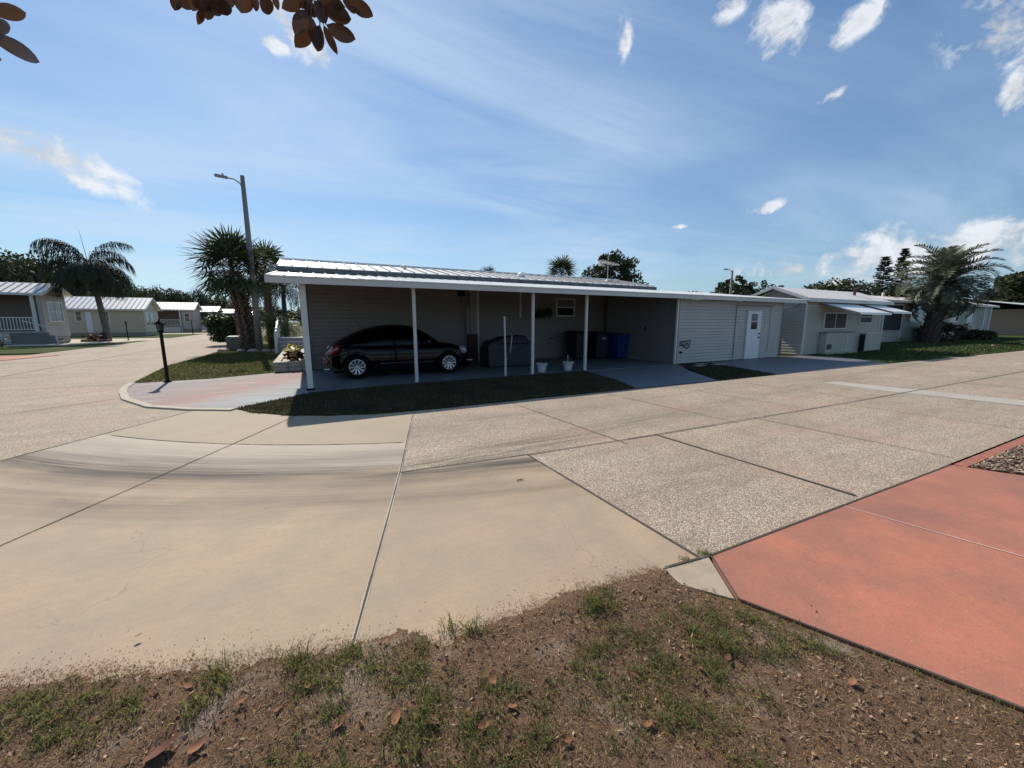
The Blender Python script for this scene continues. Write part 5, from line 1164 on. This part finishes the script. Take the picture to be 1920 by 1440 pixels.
# ------------------------------------------------------------------ neighbour house on the right
nb = thing('neighbour_house', 'long greige sided neighbouring house with pinkish white roof and awnings', 'house', (30, 3, 0))
mb = MB(); siding(mb, (20.8, 0), (28.5, 0), .05, 2.64); siding(mb, (20.8, 3.0), (20.8, 0), .05, 2.64, out=(-1, 0)); mb.box(20.805, 28.495, .005, 3.2, .0, 2.64)
def gtop(z):
    f = (z-2.64)/.62; return Vector((20.8, 1.35+1.65*(1-f))), Vector((20.8, 1.35-1.6*(1-f)))
siding(mb, (20.8, 3.0), (20.8, -.2), 2.64, 3.24, out=(-1, 0), top=gtop)
siding(mb, (28.5, 3.5), (63, 3.5), .05, 3.15); mb.box(28.5, 63, 3.505, 8, .0, 3.15); siding(mb, (28.5, 0), (28.5, 3.5), .05, 2.64, out=(1, 0)); mb.build('wall', SIDEN, nb)
mb = MB(); ribbed(mb, 20.45, 29.0, -.28, 2.66, 1.35, 3.29, 1.2, .015); ribbed(mb, 20.45, 29.0, 3.1, 2.66, 1.35, 3.29, 1.2, .015); ribbed(mb, 28.9, 64, 3.1, 3.2, 5.6, 3.75, 1.2, .015); ribbed(mb, 28.9, 64, 8.1, 3.2, 5.6, 3.75, 1.2, .015); mb.add([(28.95, 3.15, 3.1), (28.95, 8.0, 3.1), (28.95, 5.6, 3.7)], [(0, 1, 2)]); mb.build('roof', ROOFP, nb)
mb = MB(); mb.box(20.40, 29.02, -.35, -.285, 2.50, 2.67); mb.box(28.2, 64, 3.03, 3.095, 3.02, 3.2)
for (y0, z0, y1, z1) in ((-.32, 2.60, 1.35, 3.25), (3.14, 2.60, 1.35, 3.25)): mb.bar((20.42, y0, z0), (20.42, y1, z1), .05, .13, up=(0, 0, 1)); mb.bar((20.75, y0, z0-.10), (20.75, y1, z1-.13), .04, .06, up=(0, 0, 1))
mb.box(20.78, 20.86, -.045, -.0, .05, 2.5); mb.box(28.44, 28.52, -.045, .0, .05, 2.6); mb.build('fascia', WHITE, nb)
window(nb, 22.5, 24.7, 1.22, 2.05, 0, pane=SCREEN, sash=False, split=True); window(nb, 26.1, 27.5, 1.5, 2.2, 0, pane=SCREEN)
AWN = paint('white awning aluminium', (.82, .82, .81), .4, .04, 3)
def awning(x0, x1, zt, drop, proj, label):
    t = bpy.data.objects.new('awning', None); COL.objects.link(t); t.parent = nb; L = root_loc(nb); t['label'] = label
    mb = MB(); n = int((x1-x0)/.11)
    for k in range(n):
        a = x0+(x1-x0)*k/n; b_ = x0+(x1-x0)*(k+1)/n-.008
        mb.add([(a, -.02, zt), (b_, -.02, zt), (b_, -proj, zt-drop), (a, -proj, zt-drop), (a, -.02, zt-.02), (b_, -.02, zt-.02), (b_, -proj, zt-drop-.02), (a, -proj, zt-drop-.02)], [(3, 2, 1, 0), (4, 5, 6, 7), (0, 1, 5, 4), (1, 2, 6, 5), (2, 3, 7, 6), (3, 0, 4, 7)])
    mb.box(x0-.02, x1+.02, -proj-.02, -proj, zt-drop-.09, zt-drop+.01)
    mb.build('canopy_slats', AWN, t)
    for x in (x0-.01, x1+.01):
        mb = MB(); mb.add([(x, -.02, zt-.02), (x, -proj, zt-drop-.02), (x, -proj, zt-drop-.1), (x, -.02, zt-.10)], [(0, 1, 2, 3)]); mb.bar((x, -.03, zt-.55), (x, -proj*.9, zt-drop-.05), .02, .02); mb.build('side_frame', BOARD, t)
awning(22.0, 25.0, 2.52, .52, 1.65, 'wide white window awning'); awning(25.9, 27.9, 2.54, .46, 1.45, 'short white door awning')
cab_ = thing('storage_cabinet', 'cream low storage cabinet under the awning window of the neighbour house', 'cabinet', (23.6, -.3, 0))
mb = MB(); mb.box(22.3, 25.0, -.32, -.035, .03, 1.05); mb.build('body', CREAM, cab_, bevel=.01); mb = MB(); mb.box(22.25, 25.05, -.36, -.035, 1.055, 1.10); mb.build('lid', BOARD, cab_); MB().box(22.4, 22.85, -.33, -.322, .25, .5).build('vent_grille', BLACKP, cab_); MB().box(24.3, 24.36, -.335, -.322, .05, 1.02).build('trim', WINW, cab_)
MB().box(22.1, 25.1, -.50, -.33, -.0, .10).build('base_sill', WALKC, cab_)
cab_ = thing('storage_cabinet', 'greige storage cabinet at the right end of the neighbour front wall', 'cabinet', (27.4, -.3, 0))
mb = MB(); mb.box(26.5, 28.35, -.26, -.035, .03, .95); mb.build('body', CREAM, cab_, bevel=.01); MB().box(26.45, 28.4, -.29, -.035, .955, 1.0).build('lid', WINW, cab_); MB().box(26.40, 26.46, -.26, -.05, .03, .9).build('side_gap', BLACKP, cab_)
mb = MB(); mb.box(38.9, 42.0, 3.42, 3.48, .95, 2.85); dd = mb.build('screen_door', SCREEN, nb); mb = MB(); mb.box(38.7, 38.9, 3.42, 3.49, .3, 2.95); mb.box(42.0, 42.15, 3.42, 3.49, .3, 2.95); mb.box(38.9, 42, 3.42, 3.49, 2.85, 2.95); mb.build('door_frame', WINW, nb)
for (a, b_) in ((43.6, 47.3), (49.6, 51.6), (52.3, 54.6), (56.0, 58.5)): window(nb, a, b_, 1.55, 2.95, 3.5, fw=.12)
mb = MB(); mb.box(42.3, 62.5, 3.40, 3.48, .25, 1.45); mb.build('lower_panel', CREAM, nb)
mb = MB(); 
for x in (48.3, 55.3, 60.0, 61.8): MB().box(x, x+.2, 3.1, 3.3, 0, 3.05).build('porch_post', WINW, nb)
mb = MB(); mb.box(29.0, 37, 3.40, 3.48, .9, 1.0); mb.build('ledge', WINW, nb)
mb = MB(); mb.tube([(27.0, .7, 3.0), (27.0, .7, 3.28)], .07, 8); mb.tube([(26.98, .7, 3.28), (27.15, .7, 3.36)], .09, 8); mb.build('roof_vent', BROWNW, nb)
mb = MB(); mb.tube([(44, 5.5, 3.7), (44, 5.5, 4.05)], .1, 8); mb.build('roof_vent', ROOFP, nb)
th_ = thing('tan_house', 'tan house with broad white roof at the far right', 'house', (90, 3, 0))
TAN = paint('tan stucco', (.34, .24, .17), .8, .08, 1); MB().box(76, 120, 3.2, 12, 0, 3.1).build('wall', TAN, th_)
mb = MB(); ribbed(mb, 74, 122, 1.0, 3.1, 7.5, 4.3, 1.0, .03); ribbed(mb, 74, 122, 13, 3.1, 7.5, 4.3, 1.0, .03); mb.build('roof', ROOFW, th_); MB().box(73.9, 122, .9, .98, 2.9, 3.12).build('fascia', WHITE, th_)
window(th_, 84, 85.6, 1.3, 2.5, 3.2, fw=.1); window(th_, 95, 97, 1.1, 2.4, 3.2, fw=.1)
for x in (80, 88, 96): MB().box(x, x+.2, 1.1, 1.3, 0, 2.95).build('post', WHITE, th_)
for i_, (x, y) in enumerate(((38.6, -2.2), (43.9, -2.4))):
    o = MB().ell((0, 0, .05), (.10, .08, .06), 8, 6).build('lawn_stone', paint('salmon lawn stone', (.55, .30, .2), .8), smooth=True); o.location = (x, y, .04)
    tag(o, ('left' if i_ == 0 else 'right')+' one of two small salmon stones on the neighbour lawn', 'stone')

# ------------------------------------------------------------------ houses up the street on the left (ridge across the street, gable towards it)
YEL = paint('pale yellow siding', (.50, .44, .33), .6, .06, 2); TAUPE = paint('brown porch wall', (.20, .145, .115), .7, .08, 2); GREYW = paint('light grey siding', (.43, .39, .34), .6, .06, 2)
def street_house(label, t0, xl, xr, ez, rz_, wall, porch=None, wins=(), rail=True, dk=.9, dep=7.0, steps=False, front_wins=(), roofm=ROOFW):
    dep = 4.0 if t0 < 40 else 5.6
    t = thing('street_house', label, 'mobile home', (xr, t0+dep/2, 0), 0, None)
    x1 = xr-.35; px0, px1 = porch if porch else (None, None)
    mb = MB()
    if porch:
        pd = 2.2
        mb.box(px1, x1, t0+.35, t0+dep-.35, .5, ez-.02); mb.box(xl, px1-.005, t0+pd, t0+dep-.35, .5, ez-.02)
        if px0 > xl+.2: mb.box(xl, px0, t0+.35, t0+pd-.005, .5, ez-.02)
        siding(mb, (px1, t0+.35), (x1, t0+.35), .5, ez-.05, .2)
    else:
        mb.box(xl, x1, t0+.35, t0+dep-.35, .4, ez-.02); siding(mb, (xl, t0+.35), (x1, t0+.35), .4, ez-.05, .2)
    siding(mb, (x1, t0+.35), (x1, t0+dep-.35), .5, ez-.05, .16, out=(1, 0))
    ym = t0+dep/2
    mb.add([(x1, t0+.3, ez-.05), (x1, t0+dep-.3, ez-.05), (x1, ym, rz_-.08)], [(0, 1, 2)]); w_ = mb.build('wall', wall, t)
    if porch:
        p = MB(); p.box(px0, px1, t0+pd-.03, t0+pd-.008, dk, ez-.04); p.build('porch_wall', TAUPE, t)
        p = MB(); p.box(px0, px1-.01, t0+.1, t0+pd, dk-.12, dk); p.build('porch_deck', PALEROAD, t)
        p = MB(); p.box(px0, px1-.012, t0+.14, t0+.2, .0, dk-.13); k = px0
        while k < px1-.12: p.box(k, k+.09, t0+.12, t0+.139, .03, dk-.14); k += .12
        p.build('porch_skirt', WHITE, t)
        n = max(2, int((px1-px0)/2.6)+1)
        for k in range(n): x = px0+.1+(px1-px0-.25)*k/(n-1); MB().box(x-.08, x+.08, t0+.12, t0+.28, 0, ez-.03).build('porch_post', WHITE, t)
        if rail:
            p = MB(); p.box(px0, px1-.1, t0+.18, t0+.24, dk+.95, dk+1.02); p.box(px0, px1-.1, t0+.18, t0+.24, dk+.10, dk+.16); k = px0+.1
            while k < px1-.15: p.box(k, k+.045, t0+.19, t0+.23, dk+.16, dk+.95); k += .16
            p.build('railing', WHITE, t)
    mb = MB(); mb.box(xl, x1-.02, t0+.37, t0+dep-.37, 0, .49); mb.build('skirting', SKIRT, t)
    mb = MB(); ribbed(mb, xl-.2, xr, t0, ez, ym, rz_, .42, .05, .07, .05, rseam=True); ribbed(mb, xl-.2, xr, t0+dep, ez, ym, rz_, .42, .05, .07, .05, rseam=True); mb.build('roof', [roofm, SEAM], t)
    mb = MB(); mb.box(xl-.2, xr+.01, t0-.07, t0-.005, ez-.16, ez+.01)
    for (a, b_) in ((t0, ez-.05), (t0+dep, ez-.05)): mb.bar((xr+.02, a, b_), (xr+.02, ym, rz_-.03), .05, .16, up=(0, 0, 1))
    mb.build('fascia', WHITE, t)
    for (a, b_, c, d) in wins: window(t, a, b_, c, d, t0+.35, fw=.09)
    for (a, b_, c, d) in front_wins: window(t, a, b_, c, d, x1, out=1, fw=.09, axis='x')
    if steps:
        p = MB()
        for k in range(4): p.box(px1-.9, px1+.5-.0+.33*(3-k), t0-1.25, t0-.0, .2*k, .2*(k+1))
        p.build('steps', paint('grey brick steps', (.16, .14, .13), .85, .4, 20), t)
        p = MB(); p.tube([(px1-.2, t0-1.25, dk+.75), (px1+1.1, t0-1.25, dk+.30), (px1+1.25, t0-1.25, dk+.2), (px1+1.4, t0-1.25, 0)], .03, 8); p.build('handrail', WHITE, t)
    return t
street_house('nearest street house with brown shaded porch and white railing', 31, -30, -16.75, 3.62, 4.45, GREYW, (-27, -17.3), [], steps=True, roofm=ROOFW)
window(bpy.data.objects['street_house'], 32.0, 34.0, 1.56, 3.1, -17.10, out=1, fw=.09, axis='x', split=True)
street_house('pale yellow street house behind the queen palm', 47.5, -36, -15.8, 2.95, 4.3, YEL, None, [(-21.6, -21.0, 1.6, 2.75), (-19.6, -18.9, 1.6, 2.75), (-24.6, -23.8, .9, 2.8)], front_wins=[(48.3, 49.6, 1.1, 2.6), (49.9, 51.2, 1.1, 2.6)], roofm=ROOFW)
yd = MB(); yd.box(-20.80, -20.35, 47.81, 47.83, .45, 2.6); yd.build('door', DOORW, bpy.data.objects['street_house.001']); 
street_house('white roofed street house with open railed porch', 66, -30, -15.2, 3.40, 4.55, GREYW, (-20.5, -16.9), [(-16.6, -15.9, 1.5, 2.9)])
street_house('fourth street house with bright white roof', 84, -30, -15.2, 3.5, 4.55, GREYW, (-18.5, -16.5), [(-16.2, -15.8, 1.5, 2.9)])
street_house('fifth street house farther up the street', 102, -30, -15.2, 3.6, 4.5, GREYW, (-18.5, -16.5), [])
street_house('farthest street house glimpsed behind the palm trunk', 122, -30, -12.5, 3.6, 4.6, GREYW, None, [(-17, -16, 1.5, 2.9)])
fp = thing('flower_bed', 'reddish stone flower bed beside the nearest street house', 'flower bed', (-15.2, 33.2, 0))
mb = MB()
for k in range(14): a = k*.45; mb.ell((-15.6+.12*k, 32.4+.5*math.sin(k*1.3)*.5, .12), (.16, .14, .12), 8, 5)
mb.build('edging_stones', paint('red brown stones', (.24, .14, .11), .9, .3, 8), fp)
V, F = clump_crown(20, 50, .9, .35, .07, 71); V += np.array([-15.0, 33.0, .35]) - np.array([0, 0, 0]); V[:, 2] = np.maximum(V[:, 2], .03)
link('plants', np_mesh('plants', V, F), leafmat('red bedding plant', (.07, .03, .02), (.18, .08, .05), .2, .6, 3), fp)
o = MB().lathe([(0, 0), (.20, 0), (.25, .42), (.27, .43), (.27, .46), (.23, .46), (.21, .05), (0, .05)], n=16).build('white_bucket', PVC); o.location = (-15.35, 34.2, .02); tag(o, 'small white bucket left of the queen palm trunk', 'bucket')

# ------------------------------------------------------------------ magnolia over the camera
mg = thing('magnolia_tree', 'dark leaved magnolia tree whose brown backed leaves hang into the top of the view', 'tree', (-2.6, -12.0, 0))
def leaf_geo(mb, base, tip, wd, roll=0, curl=.12, n=7):
    base, tip = Vector(base), Vector(tip); d = tip-base; L_ = d.length; d.normalize(); view = ((base+tip)/2-Vector(CAM)).normalized()
    s = d.cross(view).normalized(); nn = s.cross(d).normalized(); s2 = s*math.cos(roll)+nn*math.sin(roll); n2 = s2.cross(d)
    vs = []
    for i in range(n+1):
        t = i/n; w_ = wd/2*math.sin(math.pi*t**.85)**.75 if 0 < t < 1 else 0; c = base+d*L_*t+n2*curl*L_*math.sin(math.pi*t)
        vs += [c-s2*w_+n2*w_*.30, c, c+s2*w_+n2*w_*.30]
    fs = []
    for i in range(n):
        a = i*3; fs += [(a, a+3, a+4, a+1), (a+1, a+4, a+5, a+2)]
    mb.add(vs, fs)
LV = [(332, -14, 327, 20, 18), (346, -14, 350, 19, 30), (366, -10, 361, 21, 20), (380, 18, 371, 47, 13), (386, -14, 389, 38, 26), (402, -16, 426, 30, 34), (412, -18, 428, 22, 24), (372, -12, 384, 24, 30), (396, -14, 404, 30, 28), (432, -12, 432, 15, 16), (457, -22, 452, 25, 34), (479, -14, 480, 22, 14), (489, -16, 505, 28, 25),
      (512, -14, 522, 20, 12), (566, -2, 528, 16, 24), (576, 18, 552, 64, 26), (582, 56, 553, 89, 27), (580, 26, 588, 74, 24), (600, 46, 595, 97, 24), (606, 46, 633, 103, 15), (611, 46, 667, 74, 27), (604, 18, 659, 36, 32), (598, 2, 648, 14, 26), (640, -6, 667, 26, 14), (654, -4, 700, 31, 26), (588, 0, 612, 44, 26), (575, -6, 590, 34, 22), (560, -12, 575, 18, 24), (620, -10, 640, 22, 22), (-22, 22, 49, 24, 26), (-30, 62, 75, 117, 29), (-28, 40, 20, 52, 26), (-14, 104, 3, 113, 7)]
mb = MB(); rr = random.Random(3); twg = MB()
anchors = [((380, -60), 1.75), ((465, -70), 1.7), ((590, -50), 1.6), ((-70, 20), 1.65)]
for (bx, by, tx, ty, wd) in LV:
    k = 3 if bx < 100 else (0 if bx < 428 else (1 if bx < 510 else 2)); dp = anchors[k][1]+rr.uniform(-.10, .10)
    b_ = at_depth(bx, by, dp); t_ = at_depth(tx, ty, dp+rr.uniform(-.03, .03)); leaf_geo(mb, b_, t_, wd/FPX*dp, rr.uniform(-.3, .3), .05)
    A = at_depth(*anchors[k][0], anchors[k][1]); j = A.lerp(b_, .6)+Vector((0, 0, .02)); twg.tube([A, j, b_], [.006, .004, .0025], 5)
limb0 = Vector((-2.45, -11.9, 2.6))
for (ax, dp) in anchors:
    A = at_depth(*ax, dp); mid = limb0.lerp(A, .55)+Vector((0, 0, .75)); q = A+Vector((-.05, -.1, .35)); twg.tube([limb0, limb0.lerp(mid, .6)+Vector((0, 0, .25)), mid, q, A], [.05, .035, .022, .012, .006], 7)
def far_leaves(c, rad, n):
    for k in range(n):
        p = Vector(c)+Vector((rr.gauss(0, 1), rr.gauss(0, 1), rr.gauss(0, .6)))*rad; d = Vector((rr.gauss(0, 1), rr.gauss(0, 1), rr.gauss(0, .6)-.3)).normalized()*.17
        h = p+d*.5; rel = h-Vector(CAM); hd = math.hypot(rel.x, rel.y)
        if rel.z < .22+hd*.82: continue
        if h.y-1.19*h.z > -10.6 : continue
        leaf_geo(mb, p, p+d, .07, rr.uniform(-1, 1), .05, 4)
for c in ((-2.6, -12.2, 4.6), (-1.6, -11.8, 4.2), (-.8, -11.0, 4.2), (-3.4, -12.6, 4.0), (-2.4, -13.2, 5.2), (-1.5, -12.8, 4.8), (-3.0, -11.8, 5.6), (-.6, -12.0, 4.4), (-2.2, -12.4, 6.2), (-3.6, -11.4, 4.9)):
    far_leaves(c, .42, 230); twg.tube([limb0, Vector(c)], [.04, .01], 5)
for (ax, dp) in anchors:
    A = at_depth(*ax, dp); mid = limb0.lerp(A, .55)+Vector((0, 0, .75))
    for c in (A+Vector((-.05, -.15, .75)), A.lerp(mid, .35)+Vector((0, 0, .45)), A.lerp(mid, .7)+Vector((0, 0, .3)), mid+Vector((0, 0, .2)), A+Vector((.3, -.1, 1.1)), A+Vector((-.35, .1, 1.0))):
        far_leaves(c, .24, 110)
        q = A.lerp(c, .2); twg.tube([A.lerp(mid, .5)+Vector((0, 0, .2)), c], [.014, .004], 5)
mb.build('crown', MAGN, mg, smooth=True)
twg.tube([(-2.6, -12.0, -.05), (-2.55, -12.0, 1.2), (-2.45, -11.9, 2.6), (-2.4, -12.1, 4.5)], [.17, .13, .10, .04], 12); twg.build('trunk', BARK, mg)

# fallen magnolia leaves
fl = [(305, 1412, .13, .5, 'large glossy red brown curled leaf in the lower left corner'), (810, 1355, .09, 1.9, 'bright orange brown leaf left of the grass tufts at the bottom'), (1218, 1362, .06, .1, 'small orange leaf lying alone in the bottom middle'), (1362, 1238, .07, .4, 'tan leaf below the small concrete corner'), (355, 1282, .08, 2.2, 'pale tan leaf leaning on a grass tuft near the slab edge'), (520, 1330, .05, .6, 'small dark red leaf in the left litter'), (105, 1352, .05, .9, 'little orange leaf near the left edge'), (448, 1320, .06, .5, 'dark red leaf between two grass patches'), (745, 1345, .09, 1.3, 'tan upright leaf beside the green grass'), (905, 1362, .07, .2, 'dark curled leaf in the bottom centre'), (830, 1245, .05, 2.0, 'reddish leaf on the bare sand'), (1310, 1255, .05, 1.1, 'small leaf under the tall grass tuft'), (925, 1275, .07, 1.6, 'orange leaf right of the bare sand patch'), (720, 1205, .05, .8, 'brown leaf on the concrete edge by the joint'), (1135, 1060+40, .05, .4, 'tiny brown leaf at the slab edge'), (1190, 1270, .05, 1.4, 'brown leaf in the middle of the litter'), (1060, 1390, .06, 2.6, 'rusty leaf near the bottom edge'), (575, 1292, .06, 1.8, 'orange curled leaf below the sandy strip'), (160, 1300, .05, 1.2, 'rust leaf close to the left slab edge'), (1245, 1068, .05, .3, 'brown leaf heap at the concrete corner tip'), (640, 1360, .07, .7, 'faded grey leaf in the lower litter'), (365, 1405, .09, 1.0, 'tan leaf right of the large glossy leaf'), (1600, 1285, .07, .2, 'grey brown leaf by the salmon driveway edge'), (960, 1330, .06, 2.4, 'orange flake leaf among the green blades'), (262, 1195, .04, .4, None), (1520, 1160-20, .03, .4, None)]
for i_, (px, py, L_, a_, lab) in enumerate(fl):
    d = pix_dir(px, py); k = (0.02-CAM[2])/d.z; p = Vector(CAM)+d*k; z = float(dirt_h(np.array([[p.x, p.y]]))[0]) if lab and 'concrete edge' not in lab else .02
    L_ *= .85; mb = MB(); n = 6; wd = L_*(.5 if i_ else .55); cu = .30*L_; sg = 1 if i_ % 2 else -1; vs = []
    for k in range(n+1):
        t = k/n; w_ = wd/2*math.sin(math.pi*t**.9)**.8 if 0 < k < n else 0; zz_ = .012+cu*(t-.5)**2*2
        vs += [(L_*(t-.5), -w_, zz_+w_*.5), (L_*(t-.5), 0, zz_), (L_*(t-.5), w_, zz_+w_*.35)]
    fs = []
    for k in range(n): a = k*3; fs += [(a, a+3, a+4, a+1), (a+1, a+4, a+5, a+2)]
    mb.add(vs, fs); o = mb.build('fallen_leaf', leafmat('glossy red leaf', (.12, .03, .018), (.15, .04, .022), .05, .75, 30) if i_ == 0 else DEAD, smooth=True); o.location = (p.x, p.y, max(z, .006)); o.rotation_euler = (sg*.25, .15*sg, a_)
    tag(o, lab or ('brown fleck of a leaf alone on the left concrete' if px < 500 else 'dark fleck of a leaf on the salmon driveway'), 'leaf', 'fallen magnolia leaves')
MB_ = MB(); 
for k in range(5): MB_.ell((.02*k, .01*(k % 2), .01), (.012, .010, .008), 6, 4)
d = pix_dir(970, 903); k = -CAM[2]/d.z; p = Vector(CAM)+d*k
o = MB_.build('twig_cluster', BARK); o.location = (p.x, p.y, .008); o.scale = (.7, .7, .7); tag(o, 'small dark twig cluster alone on the concrete', 'twig')
